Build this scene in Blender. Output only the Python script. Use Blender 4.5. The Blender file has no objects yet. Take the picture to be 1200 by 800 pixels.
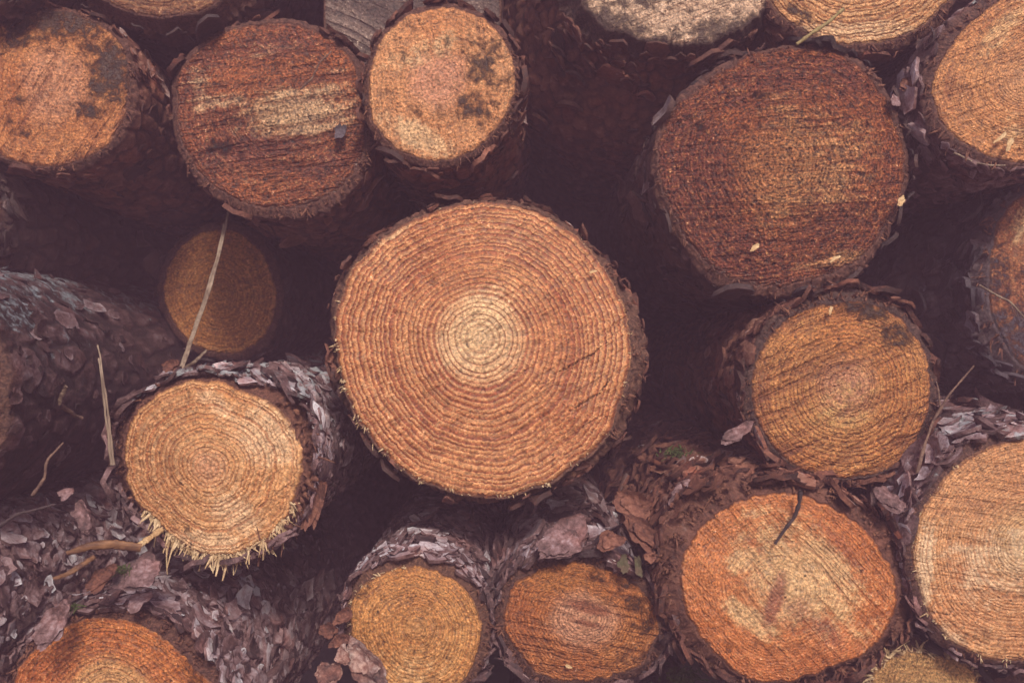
import bpy, math
import numpy as np
from mathutils import Vector

C = bpy.context.scene
COL = C.collection

# ------------------------------------------------------------------ camera, sky, sun, exposure
FOCAL = 33.0
WREF = 1.0                      # metres of pile across the frame at the reference plane y = 0
D = WREF * FOCAL / 36.0         # camera distance to that plane
ZC = 0.75                       # height of the lens above the ground

cam_d = bpy.data.cameras.new("camera")
cam = bpy.data.objects.new("camera", cam_d)
COL.objects.link(cam)
cam.location = (0, -D, ZC)
cam.rotation_euler = (math.radians(90), 0, 0)
cam_d.lens = FOCAL
cam_d.sensor_width = 36.0
cam_d.clip_start = 0.02
cam_d.clip_end = 200
cam_d.dof.use_dof = True
cam_d.dof.focus_distance = D - 0.03
cam_d.dof.aperture_fstop = 9.0
C.camera = cam

SUN_EL, SUN_AZ = math.radians(37), math.radians(12)      # azimuth from behind the camera towards its right
world = bpy.data.worlds.new("World")
C.world = world
world.use_nodes = True
wn = world.node_tree
wn.nodes.clear()
sky = wn.nodes.new("ShaderNodeTexSky")
sky.sky_type = 'NISHITA'
sky.sun_disc = False
sky.sun_elevation = SUN_EL
sky.sun_rotation = math.pi - SUN_AZ
sky.dust_density = 3.0
sky.air_density = 1.0
bg = wn.nodes.new("ShaderNodeBackground")
bg.inputs["Strength"].default_value = 0.05
wo = wn.nodes.new("ShaderNodeOutputWorld")
wn.links.new(sky.outputs[0], bg.inputs[0])
wn.links.new(bg.outputs[0], wo.inputs[0])

sun_d = bpy.data.lights.new("sun", 'SUN')
sun = bpy.data.objects.new("sun", sun_d)
COL.objects.link(sun)
sun_d.energy = 1.5
sun_d.angle = math.radians(11)
sun_d.color = (1.0, 0.93, 0.84)
sdir = Vector((math.sin(SUN_AZ) * math.cos(SUN_EL), -math.cos(SUN_AZ) * math.cos(SUN_EL), math.sin(SUN_EL)))
sun.rotation_euler = sdir.to_track_quat('Z', 'Y').to_euler()

C.view_settings.view_transform = 'Standard'
C.view_settings.look = 'None'
C.view_settings.gamma = 1
C.view_settings.exposure = 1.55
C.cycles.use_denoising = True
C.cycles.use_adaptive_sampling = False
C.cycles.denoising_prefilter = 'FAST'
C.cycles.max_bounces = 5
C.cycles.volume_bounces = 0

VEIL_DENSITY = 0.108  # added mauve veil that lifts the dark tones
VEIL_COLOR = (0.88, 0.50, 0.72)

# ------------------------------------------------------------------ numpy helpers
def h3(i, j, k, seed):
    with np.errstate(over='ignore'):
        n = (i.astype(np.int64) * 374761393 + j.astype(np.int64) * 668265263 + k.astype(np.int64) * 1274126177
             + int(seed) * 974634599) & 0xFFFFFFFF
        n = ((n ^ (n >> 13)) * 1274126177) & 0xFFFFFFFF
        n = ((n ^ (n >> 16)) * 2246822519) & 0xFFFFFFFF
        n = n ^ (n >> 15)
    return (n & 0xFFFFFF) / float(0xFFFFFF)

def vnoise(P, seed=0):
    f = np.floor(P)
    t = P - f
    t = t * t * (3 - 2 * t)
    i = f.astype(np.int64)
    r = 0
    for a in (0, 1):
        wa = t[:, 0] if a else 1 - t[:, 0]
        for b in (0, 1):
            wb = t[:, 1] if b else 1 - t[:, 1]
            for c in (0, 1):
                wc = t[:, 2] if c else 1 - t[:, 2]
                r = r + wa * wb * wc * h3(i[:, 0] + a, i[:, 1] + b, i[:, 2] + c, seed)
    return r

def fbm(P, octaves=4, seed=0):
    r, a, s = 0, 0.5, 0
    for o in range(octaves):
        r = r + a * vnoise(P * 2 ** o + 17.3 * o, seed + o)
        s += a
        a *= 0.5
    return r / s

def voronoi(P, seed=0):
    f = np.floor(P).astype(np.int64)
    F1 = np.full(len(P), 9.0)
    F2 = np.full(len(P), 9.0)
    rid = np.zeros(len(P))
    for a in (-1, 0, 1):
        for b in (-1, 0, 1):
            for c in (-1, 0, 1):
                ci, cj, ck = f[:, 0] + a, f[:, 1] + b, f[:, 2] + c
                dx = ci + h3(ci, cj, ck, seed) - P[:, 0]
                dy = cj + h3(ci, cj, ck, seed + 1) - P[:, 1]
                dz = ck + h3(ci, cj, ck, seed + 2) - P[:, 2]
                d = np.sqrt(dx * dx + dy * dy + dz * dz)
                closer = d < F1
                F2 = np.where(closer, F1, np.minimum(F2, d))
                rid = np.where(closer, h3(ci, cj, ck, seed + 3), rid)
                F1 = np.where(closer, d, F1)
    return F1, F2, rid

def sstep(a, b, x):
    t = np.clip((x - a) / (b - a), 0, 1)
    return t * t * (3 - 2 * t)

def world_pt(px, py, y):
    k = (D + y) / D / 1200.0 * WREF
    return np.array([(px - 600) * k, y, ZC + (400 - py) * k])

def link_mesh(name, V, quads=None, tris=None, mat=None, parent=None, attrs=None, smooth=True):
    V = np.asarray(V, dtype=np.float32)
    me = bpy.data.meshes.new(name)
    me.vertices.add(len(V))
    me.vertices.foreach_set("co", V.ravel())
    idx, starts, totals, off = [], [], [], 0
    for F, n in ((quads, 4), (tris, 3)):
        if F is not None and len(F):
            F = np.asarray(F, dtype=np.int32)
            idx.append(F.ravel())
            starts.append(off + np.arange(len(F), dtype=np.int32) * n)
            totals.append(np.full(len(F), n, dtype=np.int32))
            off += F.size
    idx = np.concatenate(idx)
    starts = np.concatenate(starts)
    me.loops.add(len(idx))
    me.loops.foreach_set("vertex_index", idx)
    me.polygons.add(len(starts))
    me.polygons.foreach_set("loop_start", starts)
    me.update(calc_edges=True)
    if smooth:
        me.polygons.foreach_set("use_smooth", np.ones(len(starts), dtype=bool))
    for an, arr in (attrs or {}).items():
        arr = np.asarray(arr, dtype=np.float32)
        if arr.ndim == 2:
            at = me.attributes.new(an, 'FLOAT_VECTOR', 'POINT')
            at.data.foreach_set("vector", arr.ravel())
        else:
            at = me.attributes.new(an, 'FLOAT', 'POINT')
            at.data.foreach_set("value", arr)
    me.validate()
    if mat:
        me.materials.append(mat)
    o = bpy.data.objects.new(name, me)
    COL.objects.link(o)
    if parent:
        o.parent = parent
    return o

def tag(o, label=None, cat=None, group=None, kind=None):
    if label: o["label"] = label
    if cat: o["category"] = cat
    if group: o["group"] = group
    if kind: o["kind"] = kind
    return o

def empty(name, loc, label, cat, group=None):
    e = bpy.data.objects.new(name, None)
    e.empty_display_size = 0.05
    COL.objects.link(e)
    e.location = [float(v) for v in loc]
    return tag(e, label, cat, group)

# ------------------------------------------------------------------ node helper
class NG:
    def __init__(self, name):
        self.m = bpy.data.materials.new(name)
        self.m.use_nodes = True
        self.t = self.m.node_tree
        self.t.nodes.clear()
        self.out = self.t.nodes.new("ShaderNodeOutputMaterial")
        self.bsdf = self.t.nodes.new("ShaderNodeBsdfPrincipled")
        self.t.links.new(self.bsdf.outputs[0], self.out.inputs[0])
    def node(self, kind): return self.t.nodes.new("ShaderNode" + kind)
    def put(self, sock, v):
        if isinstance(v, bpy.types.NodeSocket): self.t.links.new(v, sock)
        elif v is not None:
            if hasattr(sock.default_value, '__len__') and not hasattr(v, '__len__'):
                v = (v,) * len(sock.default_value)
            elif hasattr(v, '__len__') and len(v) == 3 and len(sock.default_value) == 4:
                v = (*v, 1)
            sock.default_value = v
    def attr(self, name, vec=False):
        n = self.node("Attribute"); n.attribute_name = name
        return n.outputs["Vector" if vec else "Fac"]
    def obj(self): return self.node("TexCoord").outputs["Object"]
    def math(self, op, a, b=None, c=None, clamp=False):
        n = self.node("Math"); n.operation = op; n.use_clamp = clamp
        for s, v in zip(n.inputs, (a, b, c)): self.put(s, v)
        return n.outputs[0]
    def vmath(self, op, a, b=None):
        n = self.node("VectorMath"); n.operation = op
        self.put(n.inputs[0], a); self.put(n.inputs[1], b)
        return n.outputs[0]
    def noise(self, vec, scale, detail=3, rough=0.55, dist=0.0):
        n = self.node("TexNoise"); self.put(n.inputs["Vector"], vec)
        n.inputs["Scale"].default_value = scale; n.inputs["Detail"].default_value = detail
        n.inputs["Roughness"].default_value = rough; n.inputs["Distortion"].default_value = dist
        return n.outputs["Fac"]
    def step(self, a, b, x):
        n = self.node("MapRange"); n.interpolation_type = 'SMOOTHSTEP'
        self.put(n.inputs[0], x); self.put(n.inputs[1], a); self.put(n.inputs[2], b)
        return n.outputs[0]
    def lin(self, a, b, c, d, x):
        n = self.node("MapRange"); self.put(n.inputs[0], x)
        for i, v in enumerate((a, b, c, d)): self.put(n.inputs[1 + i], v)
        return n.outputs[0]
    def mix(self, f, a, b, mode='MIX'):
        n = self.node("Mix"); n.data_type = 'RGBA'; n.blend_type = mode
        self.put(n.inputs[0], f); self.put(n.inputs[6], a); self.put(n.inputs[7], b)
        return n.outputs[2]
    def ramp(self, x, stops):
        n = self.node("ValToRGB"); self.put(n.inputs[0], x)
        e = n.color_ramp.elements
        while len(e) < len(stops): e.new(0.5)
        for k, (p, c) in enumerate(stops):
            e[k].position = p
            e[k].color = (*c, 1) if hasattr(c, '__len__') else (c, c, c, 1)
        return n.outputs[0]
    def offset(self, vec, s): return self.vmath('ADD', vec, (s * 1.37, s * 2.11, s * 0.73))
    def bump(self, h, strength, dist):
        n = self.node("Bump"); n.inputs["Strength"].default_value = strength
        n.inputs["Distance"].default_value = dist
        self.put(n.inputs["Height"], h)
        self.put(self.bsdf.inputs["Normal"], n.outputs[0])

def vivid(c, k=1.16):
    l = 0.3 * c[0] + 0.6 * c[1] + 0.1 * c[2]
    r, g_, b = [max(0.008, l + (v - l) * k) for v in c]
    return (r, g_ * 0.93, b * 0.95)

def wood_mat(seed, early, late, tone, heart, heart_r=0.25, rings=24, ringc=0.7, saw=(0, 6, 0.3),
             fleck=0.4, rimc=(0.10, 0.035, 0.02), dirtc=(0.020, 0.014, 0.014), dirt=0.0,
             pale=(0.72, 0.50, 0.28), stain=(0.14, 0.03, 0.015), rough=0.65, tonek=0.6, relief=1.0, speck=0.5):
    early, late, tone, heart, pale = [vivid(c) for c in (early, late, tone, heart, pale)]
    g = NG("sawn_wood")
    P = g.offset(g.obj(), seed)
    Q = g.obj()
    polar = g.attr("polar", True)
    sp = g.node("SeparateXYZ"); g.put(sp.inputs[0], polar)
    rn0 = sp.outputs[2]
    w1 = g.math('MULTIPLY', g.math('SUBTRACT', g.noise(P, 9, 2), 0.5), 0.07)
    w2 = g.math('MULTIPLY', g.math('SUBTRACT', g.noise(P, 110, 3), 0.5), 0.008)
    rn = g.math('ADD', g.math('ADD', rn0, w1), w2)
    cmb = g.node("CombineXYZ"); g.put(cmb.inputs[0], g.math('MULTIPLY', rn, 7.0)); cmb.inputs[1].default_value = seed
    t = g.math('ADD', g.math('MULTIPLY', rn, float(rings)), g.math('MULTIPLY', g.noise(cmb.outputs[0], 1.0, 3), 4.5))
    fr = g.math('FRACT', t)
    ring = g.ramp(fr, [(0.0, 0.1), (0.12, 0.0), (0.5, 0.12), (0.74, 0.7), (0.86, 1.0), (0.94, 0.9), (1.0, 0.1)])
    mod = g.step(0.25, 0.6, g.noise(P, 14, 3))
    yr = g.noise(cmb.outputs[0], 3.0, 1)
    rk = g.math('MULTIPLY', g.math('MULTIPLY', ring, g.lin(0, 1, 0.8 * ringc, 1.15 * ringc, mod)), g.lin(0.2, 0.8, 0.75, 1.2, yr), clamp=True)
    rk = g.math('MULTIPLY', rk, g.lin(0.02, 0.24, 0.35, 1.0, rn0))
    tn = g.step(0.35, 0.68, g.noise(P, 11, 5, 0.6))
    base = g.mix(g.math('MULTIPLY', tn, tonek), early, tone)
    # heartwood patch with a broken edge
    hn = g.math('ADD', rn0, g.math('MULTIPLY', g.math('SUBTRACT', g.noise(P, 32, 5, 0.65), 0.5), 0.28))
    hm = g.step(heart_r + 0.16, heart_r - 0.14, hn)
    base = g.mix(g.math('MULTIPLY', hm, 0.85), base, heart)
    mp = g.node("Mapping"); g.put(mp.inputs[0], P)
    mp.vector_type = 'TEXTURE'
    mp.inputs["Rotation"].default_value = (0, -math.radians(saw[0]), 0)
    mp2 = g.node("Mapping"); g.put(mp2.inputs[0], mp.outputs[0])
    mp2.inputs["Scale"].default_value = (14, 1, 1000.0 / saw[1])
    sw = g.noise(mp2.outputs[0], 1.0, 3, 0.6, 0.25)
    mp3 = g.node("Mapping"); g.put(mp3.inputs[0], mp.outputs[0])
    mp3.inputs["Scale"].default_value = (9, 1, 230.0 / saw[1])
    sw2 = g.noise(mp3.outputs[0], 1.0, 2, 0.5)
    torn = g.math('ADD', g.math('MULTIPLY', sw, 0.4), g.math('ADD', g.math('MULTIPLY', g.noise(P, 160, 4, 0.75), 0.5), g.math('MULTIPLY', g.noise(P, 34, 6, 0.72), 0.6)))
    nb = g.math('MULTIPLY', g.math('SUBTRACT', torn, 0.75), 2.0)
    pm = g.step(0.12, 0.62, g.math('ADD', g.attr("pale"), nb))
    pm = g.math('MULTIPLY', pm, g.step(0.02, 0.15, g.attr("pale")))
    base = g.mix(g.math('MULTIPLY', pm, 0.78), base, pale)
    nb2 = g.math('MULTIPLY', g.math('SUBTRACT', g.noise(P, 60, 6, 0.68, 0.6), 0.5), 0.9)
    sm = g.math('MULTIPLY', g.step(0.1, 0.65, g.math('ADD', g.attr("stain"), nb2)), g.step(0.02, 0.15, g.attr("stain")))
    base = g.mix(g.math('MULTIPLY', sm, 0.82), base, stain)
    pe = g.ramp(fr, [(0.0, 0.2), (0.08, 0.9), (0.25, 0.7), (0.5, 0.0)])
    base = g.mix(g.math('MULTIPLY', g.math('MULTIPLY', pe, 0.55 * ringc), g.lin(0, 1, 0.35, 1.0, mod), clamp=True), base, g.mix(0.5, pale, early))
    col = g.mix(rk, base, late)
    # fibres torn by the chain: pale flecks along the rays, fine grain
    fl = g.noise(g.vmath('MULTIPLY', polar, (46, 46, 26)), 1.0, 3, 0.6)
    fine = g.noise(P, 430, 3, 0.7)
    mid = g.noise(P, 150, 3, 0.7)
    fm = g.math('MULTIPLY', g.step(0.52, 0.70, g.math('ADD', g.math('MULTIPLY', fl, 0.45), g.math('MULTIPLY', mid, 0.55))), fleck)
    col = g.mix(fm, col, g.mix(0.3, pale, early))
    glint_paint = g.step(0.63, 0.70, g.math('ADD', g.math('MULTIPLY', fine, 0.7), g.math('MULTIPLY', mid, 0.3)))  # painted glints: pale specks imitating specular highlights
    col = g.mix(g.math('MULTIPLY', glint_paint, 0.6), col, (0.82, 0.68, 0.50))
    # saw marks
    sdark = g.math('MULTIPLY', g.step(0.55, 0.36, sw), g.lin(0.3, 0.65, 0.25, 1.0, sw2))
    col = g.mix(g.math('MULTIPLY', sdark, saw[2]), col, g.mix(0.5, late, rimc))
    # grain speckle
    col = g.mix(1.0, col, g.ramp(fine, [(0.34, 1 - speck * 1.1), (0.5, 0.95), (0.66, 1 + speck * 0.9)]), 'MULTIPLY')
    col = g.mix(1.0, col, g.ramp(mid, [(0.34, 1 - speck * 0.85), (0.5, 0.97), (0.66, 1.0 + speck * 0.65)]), 'MULTIPLY')
    # rim
    rm = g.step(0.955, 1.0, g.math('ADD', rn0, g.math('MULTIPLY', g.math('SUBTRACT', g.noise(P, 120, 4, 0.7), 0.5), 0.09)))
    col = g.mix(g.math('MULTIPLY', rm, 0.85), col, rimc)
    ck = g.step(0.15, 0.6, g.math('ADD', g.attr("crack"), g.math('MULTIPLY', g.math('SUBTRACT', fine, 0.5), 0.5)))
    ck = g.math('MULTIPLY', ck, g.step(0.02, 0.2, g.attr("crack")))
    col = g.mix(g.math('MULTIPLY', ck, 0.6), col, (0.06, 0.02, 0.012))
    # dirt, mould and soil
    dn = g.math('ADD', g.noise(P, 85, 7, 0.78, 0.4), g.math('MULTIPLY', g.attr("dirt"), 0.31))
    dm = g.step(0.63 - dirt, 0.80 - dirt, g.math('ADD', dn, g.math('MULTIPLY', g.math('SUBTRACT', fine, 0.5), 0.25)))
    small = g.step(0.70, 0.76, g.noise(P, 210, 2, 0.5))
    dm = g.math('MAXIMUM', g.math('MULTIPLY', dm, 0.9), g.math('MULTIPLY', small, 0.7))
    col = g.mix(dm, col, dirtc)
    g.put(g.bsdf.inputs["Base Color"], col)
    g.put(g.bsdf.inputs["Roughness"], g.lin(0.3, 0.7, rough - 0.25, rough + 0.1, mid))
    g.bsdf.inputs["Specular IOR Level"].default_value = 0.55
    h = g.math('MULTIPLY', rk, -0.3)
    h = g.math('ADD', h, g.math('MULTIPLY', sdark, -0.8 * (0.3 + saw[2])))
    h = g.math('ADD', h, g.math('MULTIPLY', fine, 0.5))
    h = g.math('ADD', h, g.math('MULTIPLY', mid, 0.8))
    h = g.math('ADD', h, g.math('MULTIPLY', fm, 0.6))
    h = g.math('ADD', h, g.math('MULTIPLY', ck, -2.0))
    h = g.math('ADD', h, g.math('MULTIPLY', dm, 0.5))
    g.bump(h, 1.0, 0.0034 * relief)
    return g.m

PAL_GREY = [(0.0, (0.030, 0.018, 0.019)), (0.22, (0.075, 0.040, 0.038)), (0.42, (0.150, 0.088, 0.088)),
            (0.62, (0.225, 0.165, 0.175)), (0.82, (0.33, 0.275, 0.29)), (1.0, (0.46, 0.44, 0.46))]
PAL_RED = [(0.0, (0.030, 0.014, 0.012)), (0.25, (0.080, 0.030, 0.020)), (0.5, (0.150, 0.060, 0.038)),
           (0.72, (0.22, 0.105, 0.072)), (0.88, (0.25, 0.17, 0.155)), (1.0, (0.36, 0.29, 0.28))]
PAL_DARK = [(0.0, (0.018, 0.012, 0.013)), (0.3, (0.040, 0.024, 0.022)), (0.6, (0.075, 0.042, 0.036)),
            (0.85, (0.12, 0.075, 0.068)), (1.0, (0.2, 0.155, 0.155))]
PAL_BLUE = [(0.0, (0.022, 0.017, 0.022)), (0.3, (0.05, 0.038, 0.045)), (0.6, (0.09, 0.07, 0.08)),
            (0.85, (0.15, 0.13, 0.16)), (1.0, (0.26, 0.25, 0.30))]

PAL_GREY = [(p, tuple(v * 1.55 for v in c)) for p, c in PAL_GREY]
PAL_RED = [(p, tuple(v * 1.45 for v in c)) for p, c in PAL_RED]
PAL_DARK = [(p, tuple(v * 1.6 for v in c)) for p, c in PAL_DARK]
PAL_BLUE = [(p, tuple(v * 1.3 for v in c)) for p, c in PAL_BLUE]
def bark_mat(seed, pal, endc=(0.15, 0.05, 0.03), lich=(0.42, 0.45, 0.47), rough=0.75):
    g = NG("pine_bark")
    P = g.offset(g.obj(), seed)
    n1 = g.noise(P, 70, 5, 0.65)
    n2 = g.noise(P, 330, 4, 0.7)
    t = g.math('ADD', g.attr("tint"), g.math('MULTIPLY', g.math('SUBTRACT', n1, 0.5), 1.0))
    t = g.math('ADD', t, g.math('MULTIPLY', g.math('SUBTRACT', n2, 0.5), 0.75))
    col = g.ramp(t, pal)
    wm = g.step(0.5, 0.72, g.noise(P, 22, 4, 0.6))
    col = g.mix(g.math('MULTIPLY', wm, 0.55), col, g.mix(1.0, col, (1.25, 0.72, 0.52), 'MULTIPLY'))
    lm = g.step(0.42, 0.62, g.math('ADD', g.attr("lich"), g.math('MULTIPLY', g.math('SUBTRACT', g.noise(P, 95, 6, 0.72), 0.5), 1.1)))
    lm = g.math('MULTIPLY', lm, g.step(0.02, 0.2, g.attr("lich")))
    col = g.mix(g.math('MULTIPLY', lm, 0.8), col, lich)
    polar = g.attr("polar", True)
    fib = g.noise(g.vmath('MULTIPLY', polar, (34, 34, 22)), 1.0, 5, 0.75)
    ec = g.mix(g.step(0.35, 0.7, fib), g.mix(0.75, endc, (0.02, 0.012, 0.012)), g.mix(0.15, endc, (0.4, 0.25, 0.18)))
    ec = g.mix(1.0, ec, g.ramp(n2, [(0.3, 0.45), (0.7, 1.35)]), 'MULTIPLY')
    col = g.mix(g.attr("endf"), col, ec)
    g.put(g.bsdf.inputs["Base Color"], col)
    g.put(g.bsdf.inputs["Roughness"], g.lin(0.3, 0.7, rough - 0.2, rough + 0.15, n1))
    g.bsdf.inputs["Specular IOR Level"].default_value = 0.35
    h = g.math('ADD', g.math('MULTIPLY', n2, 0.8), g.math('MULTIPLY', g.noise(P, 140, 5, 0.7), 1.4))
    h = g.math('ADD', h, g.math('MULTIPLY', fib, g.math('MULTIPLY', g.attr("endf"), 0.8)))
    g.bump(h, 0.8, 0.0022)
    return g.m

def simple_mat(name, c1, c2, scale=120, stretch=(1, 1, 1), rough=0.7, bump=0.0008, speck=0.4):
    g = NG(name)
    P = g.vmath('MULTIPLY', g.obj(), stretch)
    n = g.noise(P, scale, 5, 0.65)
    f = g.noise(P, scale * 5, 3, 0.7)
    col = g.mix(g.step(0.34, 0.66, n), c1, c2)
    col = g.mix(1.0, col, g.ramp(f, [(0.28, 1 - speck), (0.7, 1 + speck * 0.6)]), 'MULTIPLY')
    g.put(g.bsdf.inputs["Base Color"], col)
    g.bsdf.inputs["Roughness"].default_value = rough
    g.bsdf.inputs["Specular IOR Level"].default_value = 0.3
    g.bump(g.math('ADD', n, g.math('MULTIPLY', f, 0.6)), 0.8, bump)
    return g.m

# ------------------------------------------------------------------ the log builder
def periodic(angles, values, th):
    a = np.asarray(angles, float); v = np.asarray(values, float)
    o = np.argsort(a); a, v = a[o], v[o]
    a = np.concatenate([a - 2 * math.pi, a, a + 2 * math.pi])
    v = np.concatenate([v, v, v])
    return np.interp(th, a, v)

def smooth_ring(r, n, width):
    k = np.arange(-3 * width, 3 * width + 1)
    w = np.exp(-0.5 * (k / max(width, 1e-6)) ** 2); w /= w.sum()
    return sum(wi * np.roll(r, ki) for wi, ki in zip(w, k))

def ell_field(px, py, ells):
    f = np.zeros(len(px))
    for (x, y, rx, ry, rot, val) in ells:
        a = math.radians(rot)
        dx, dy = px - x, -(py - y)
        u = (dx * math.cos(a) + dy * math.sin(a)) / rx
        v = (-dx * math.sin(a) + dy * math.cos(a)) / ry
        f = np.maximum(f, val * np.clip(1.25 - np.sqrt(u * u + v * v), 0, 1))
    return f

def ribbons(base, dirs, side, length, width, droop, rng, seg=4, thick=0.0006):
    """bent fibre strips with a real thickness, all in one mesh"""
    n = len(base)
    t = np.linspace(0, 1, seg + 1)
    V = np.zeros((n, seg + 1, 4, 3))
    bend = rng.normal(0, 0.6, (n, 3))
    for k, tt in enumerate(t):
        c = base + dirs * (length * tt)[:, None] + bend * (length * tt * tt * 0.5)[:, None]
        c[:, 2] -= droop * length * tt * tt
        w = width * (1 - 0.7 * tt ** 1.5) * 0.5
        nrm = np.cross(dirs, side)
        nrm /= np.linalg.norm(nrm, axis=1)[:, None] + 1e-9
        V[:, k, 0] = c - side * w[:, None]
        V[:, k, 1] = c + side * w[:, None]
        V[:, k, 2] = c + side * w[:, None] - nrm * thick
        V[:, k, 3] = c - side * w[:, None] - nrm * thick
    ids = np.arange(n * (seg + 1) * 4).reshape(n, seg + 1, 4)
    Q = []
    for k in range(seg):
        for e in range(4):
            f = (e + 1) % 4
            Q.append(np.stack([ids[:, k, e], ids[:, k, f], ids[:, k + 1, f], ids[:, k + 1, e]], 1))
    for k in (0, seg):
        Q.append(ids[:, k, ::1 if k == 0 else -1])
    return V.reshape(-1, 3), np.concatenate(Q)

SPLINTER = simple_mat("torn_fibre", (0.64, 0.47, 0.28), (0.46, 0.29, 0.15), 90, (1, 1, 1), 0.75)
SPLINTER_RED = simple_mat("torn_bark_fibre", (0.20, 0.085, 0.05), (0.09, 0.035, 0.025), 90, (1, 1, 1), 0.8)

def make_log(label, outline, pith, y, wood, bark, seed, thick=((0, 6),), flare=None, flare_len=0.2, tilt=(0, 0),
             axis=(0.015, 0.02), recess=0.004, length=1.5, taper=0.05, flakes=300, flake_size=0.008, plate=0.02,
             plate_h=0.004, lichen=0.0, lich_axis=0.6, pale=(), stain=(), dirt=(), cracks=(), fringe=(), res=1.0,
             jag=1.6, tint_bias=0.0, polar_scale=None, name="log", category="log", rel=0.0016, endw=1.0, flake_to=0.55):
    rng = np.random.default_rng(seed)
    k = (D + y) / D / 1200.0 * WREF
    root = empty(name, world_pt(pith[0], pith[1], y), label, category, "logs stacked in the pile")
    pts = np.array(outline, float)
    ang = np.arctan2(-(pts[:, 1] - pith[1]), pts[:, 0] - pith[0])
    rad = np.hypot(pts[:, 0] - pith[0], pts[:, 1] - pith[1])
    meanr = rad.mean()
    Na = int(np.clip(meanr * 2 * math.pi / 1.9, 220, 640) * res)
    th = np.linspace(-math.pi, math.pi, Na, endpoint=False)
    R = smooth_ring(periodic(ang, rad, th), Na, max(2, Na // 110))
    cyl = np.stack([np.cos(th) * 3, np.sin(th) * 3, np.full(Na, seed * 3.1)], 1)
    Rj = R + (fbm(cyl * 2.2, 4, seed) - 0.5) * jag * 4 + (fbm(cyl * 14, 3, seed + 9) - 0.5) * jag * 2
    # ---- sawn face
    Nr = int(max(50, meanr / 1.5) * res)
    rn = np.linspace(0, 1, Nr + 1)[1:] ** 0.92
    RR, TT = np.meshgrid(rn, th, indexing='ij')
    rr = RR * Rj[None, :]
    X, Z = rr * np.cos(TT), rr * np.sin(TT)
    x = np.concatenate([[0], X.ravel()]); z = np.concatenate([[0], Z.ravel()])
    rnf = np.concatenate([[0], RR.ravel()]); thf = np.concatenate([[0], TT.ravel()])
    px, py = x + pith[0], pith[1] - z
    Pk = np.stack([x * k, z * k, np.full_like(x, seed * 0.37)], 1)
    dep = (tilt[0] * x + tilt[1] * z) * k
    dep = dep + (fbm(Pk * 18, 3, seed) - 0.5) * 0.006 + (fbm(Pk * 90, 3, seed + 3) - 0.5) * rel * 1.6 + (fbm(Pk * 420, 2, seed + 4) - 0.5) * rel * 0.8
    dep = dep + np.clip((rnf - 0.95) / 0.05, 0, 1) ** 2 * 0.003
    ck = np.zeros_like(x)
    for (x0, y0, x1, y1, wd) in cracks:
        dx, dy = x1 - x0, y1 - y0
        L = math.hypot(dx, dy)
        u = ((px - x0) * dx + (py - y0) * dy) / L / L
        wob = (vnoise(np.stack([u * 3, u * 0 + x0, u * 0 + y0], 1), seed) - 0.5) * 5 + (vnoise(np.stack([u * L / 2.5, u * 0 + x0, u * 0 + y0], 1), seed + 1) - 0.5) * 2.4
        v = ((px - x0) * dy - (py - y0) * dx) / L + wob
        ww = wd * np.sqrt(np.clip(1 - (2 * np.clip(u, 0, 1) - 1) ** 2, 0, 1)) + 1e-3
        ck = np.maximum(ck, np.where((u > 0) & (u < 1), np.clip(1.3 - np.abs(v) / ww, 0, 1), 0))
    dep = dep + ck * 0.002
    V = np.stack([x * k, dep, z * k], 1)
    ids = 1 + np.arange(Nr * Na).reshape(Nr, Na)
    nx = np.roll(ids, -1, 1)
    quads = np.stack([ids[:-1], ids[1:], nx[1:], nx[:-1]], -1).reshape(-1, 4)
    tris = np.stack([np.zeros(Na, int), ids[0], nx[0]], -1)
    if polar_scale:
        qx, qy, qs = polar_scale
        pr = np.hypot(px - qx, py - qy) / qs
        pol = np.stack([(px - qx) / qs / np.maximum(pr, 1e-3), -(py - qy) / qs / np.maximum(pr, 1e-3), np.minimum(pr, 0.93)], 1)
    else:
        pol = np.stack([np.cos(thf), np.sin(thf), rnf], 1)
    face = link_mesh("sawn_face", V, quads, tris, wood, root, dict(
        polar=pol, pale=ell_field(px, py, pale), stain=ell_field(px, py, stain),
        dirt=ell_field(px, py, dirt), crack=ck))
    # ---- bark: ring of the cut bark, then the round side going back into the pile
    ta = [math.radians(a) for a, _ in thick]
    bt = smooth_ring(periodic(ta, [v for _, v in thick], th), Na, max(2, Na // 90))
    bt = bt * (0.75 + 0.5 * fbm(cyl * 5, 3, seed + 21)) + 0.8
    fl = np.zeros(Na)
    if flare:
        fl = smooth_ring(periodic([math.radians(a) for a, _ in flare], [v for _, v in flare], th), Na, max(2, Na // 60))
    step = 2.2 * k
    ss = [0.0]
    while ss[-1] < length:
        ss.append(ss[-1] + step)
        if ss[-1] > 0.10: step *= 1.035
    ss = np.array(ss); ss[-1] = length
    ne = 6
    f_end = np.linspace(0, 1, ne)
    rec = recess * (0.4 + 1.2 * fbm(cyl * 6, 4, seed + 5))
    rows_r, rows_s, rows_e = [], [], []
    rows_r.append(Rj * 0.985); rows_s.append(np.full(Na, 0.0025)); rows_e.append(np.ones(Na))
    for f in f_end:
        rows_r.append(Rj + bt * f)
        rows_s.append(0.0015 + rec * f + (fbm(cyl * 30 + f * 3, 3, seed + 8) - 0.5) * 0.004 * (1 if f > 0 else 0))
        rows_e.append(np.full(Na, endw))
    for s in ss[1:]:
        rows_r.append((Rj * 0.0 + smooth_ring(R, Na, 4) + bt) * (1 + taper * s) + fl * float(sstep(0, flare_len, np.array(s))))
        rows_s.append(0.0015 + rec * math.exp(-s / 0.03) + s)
        rows_e.append(np.full(Na, endw * max(0.0, 1 - s / 0.012)))
    BR, BS, BE = np.array(rows_r), np.array(rows_s), np.array(rows_e)
    nb = len(BR)
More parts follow.
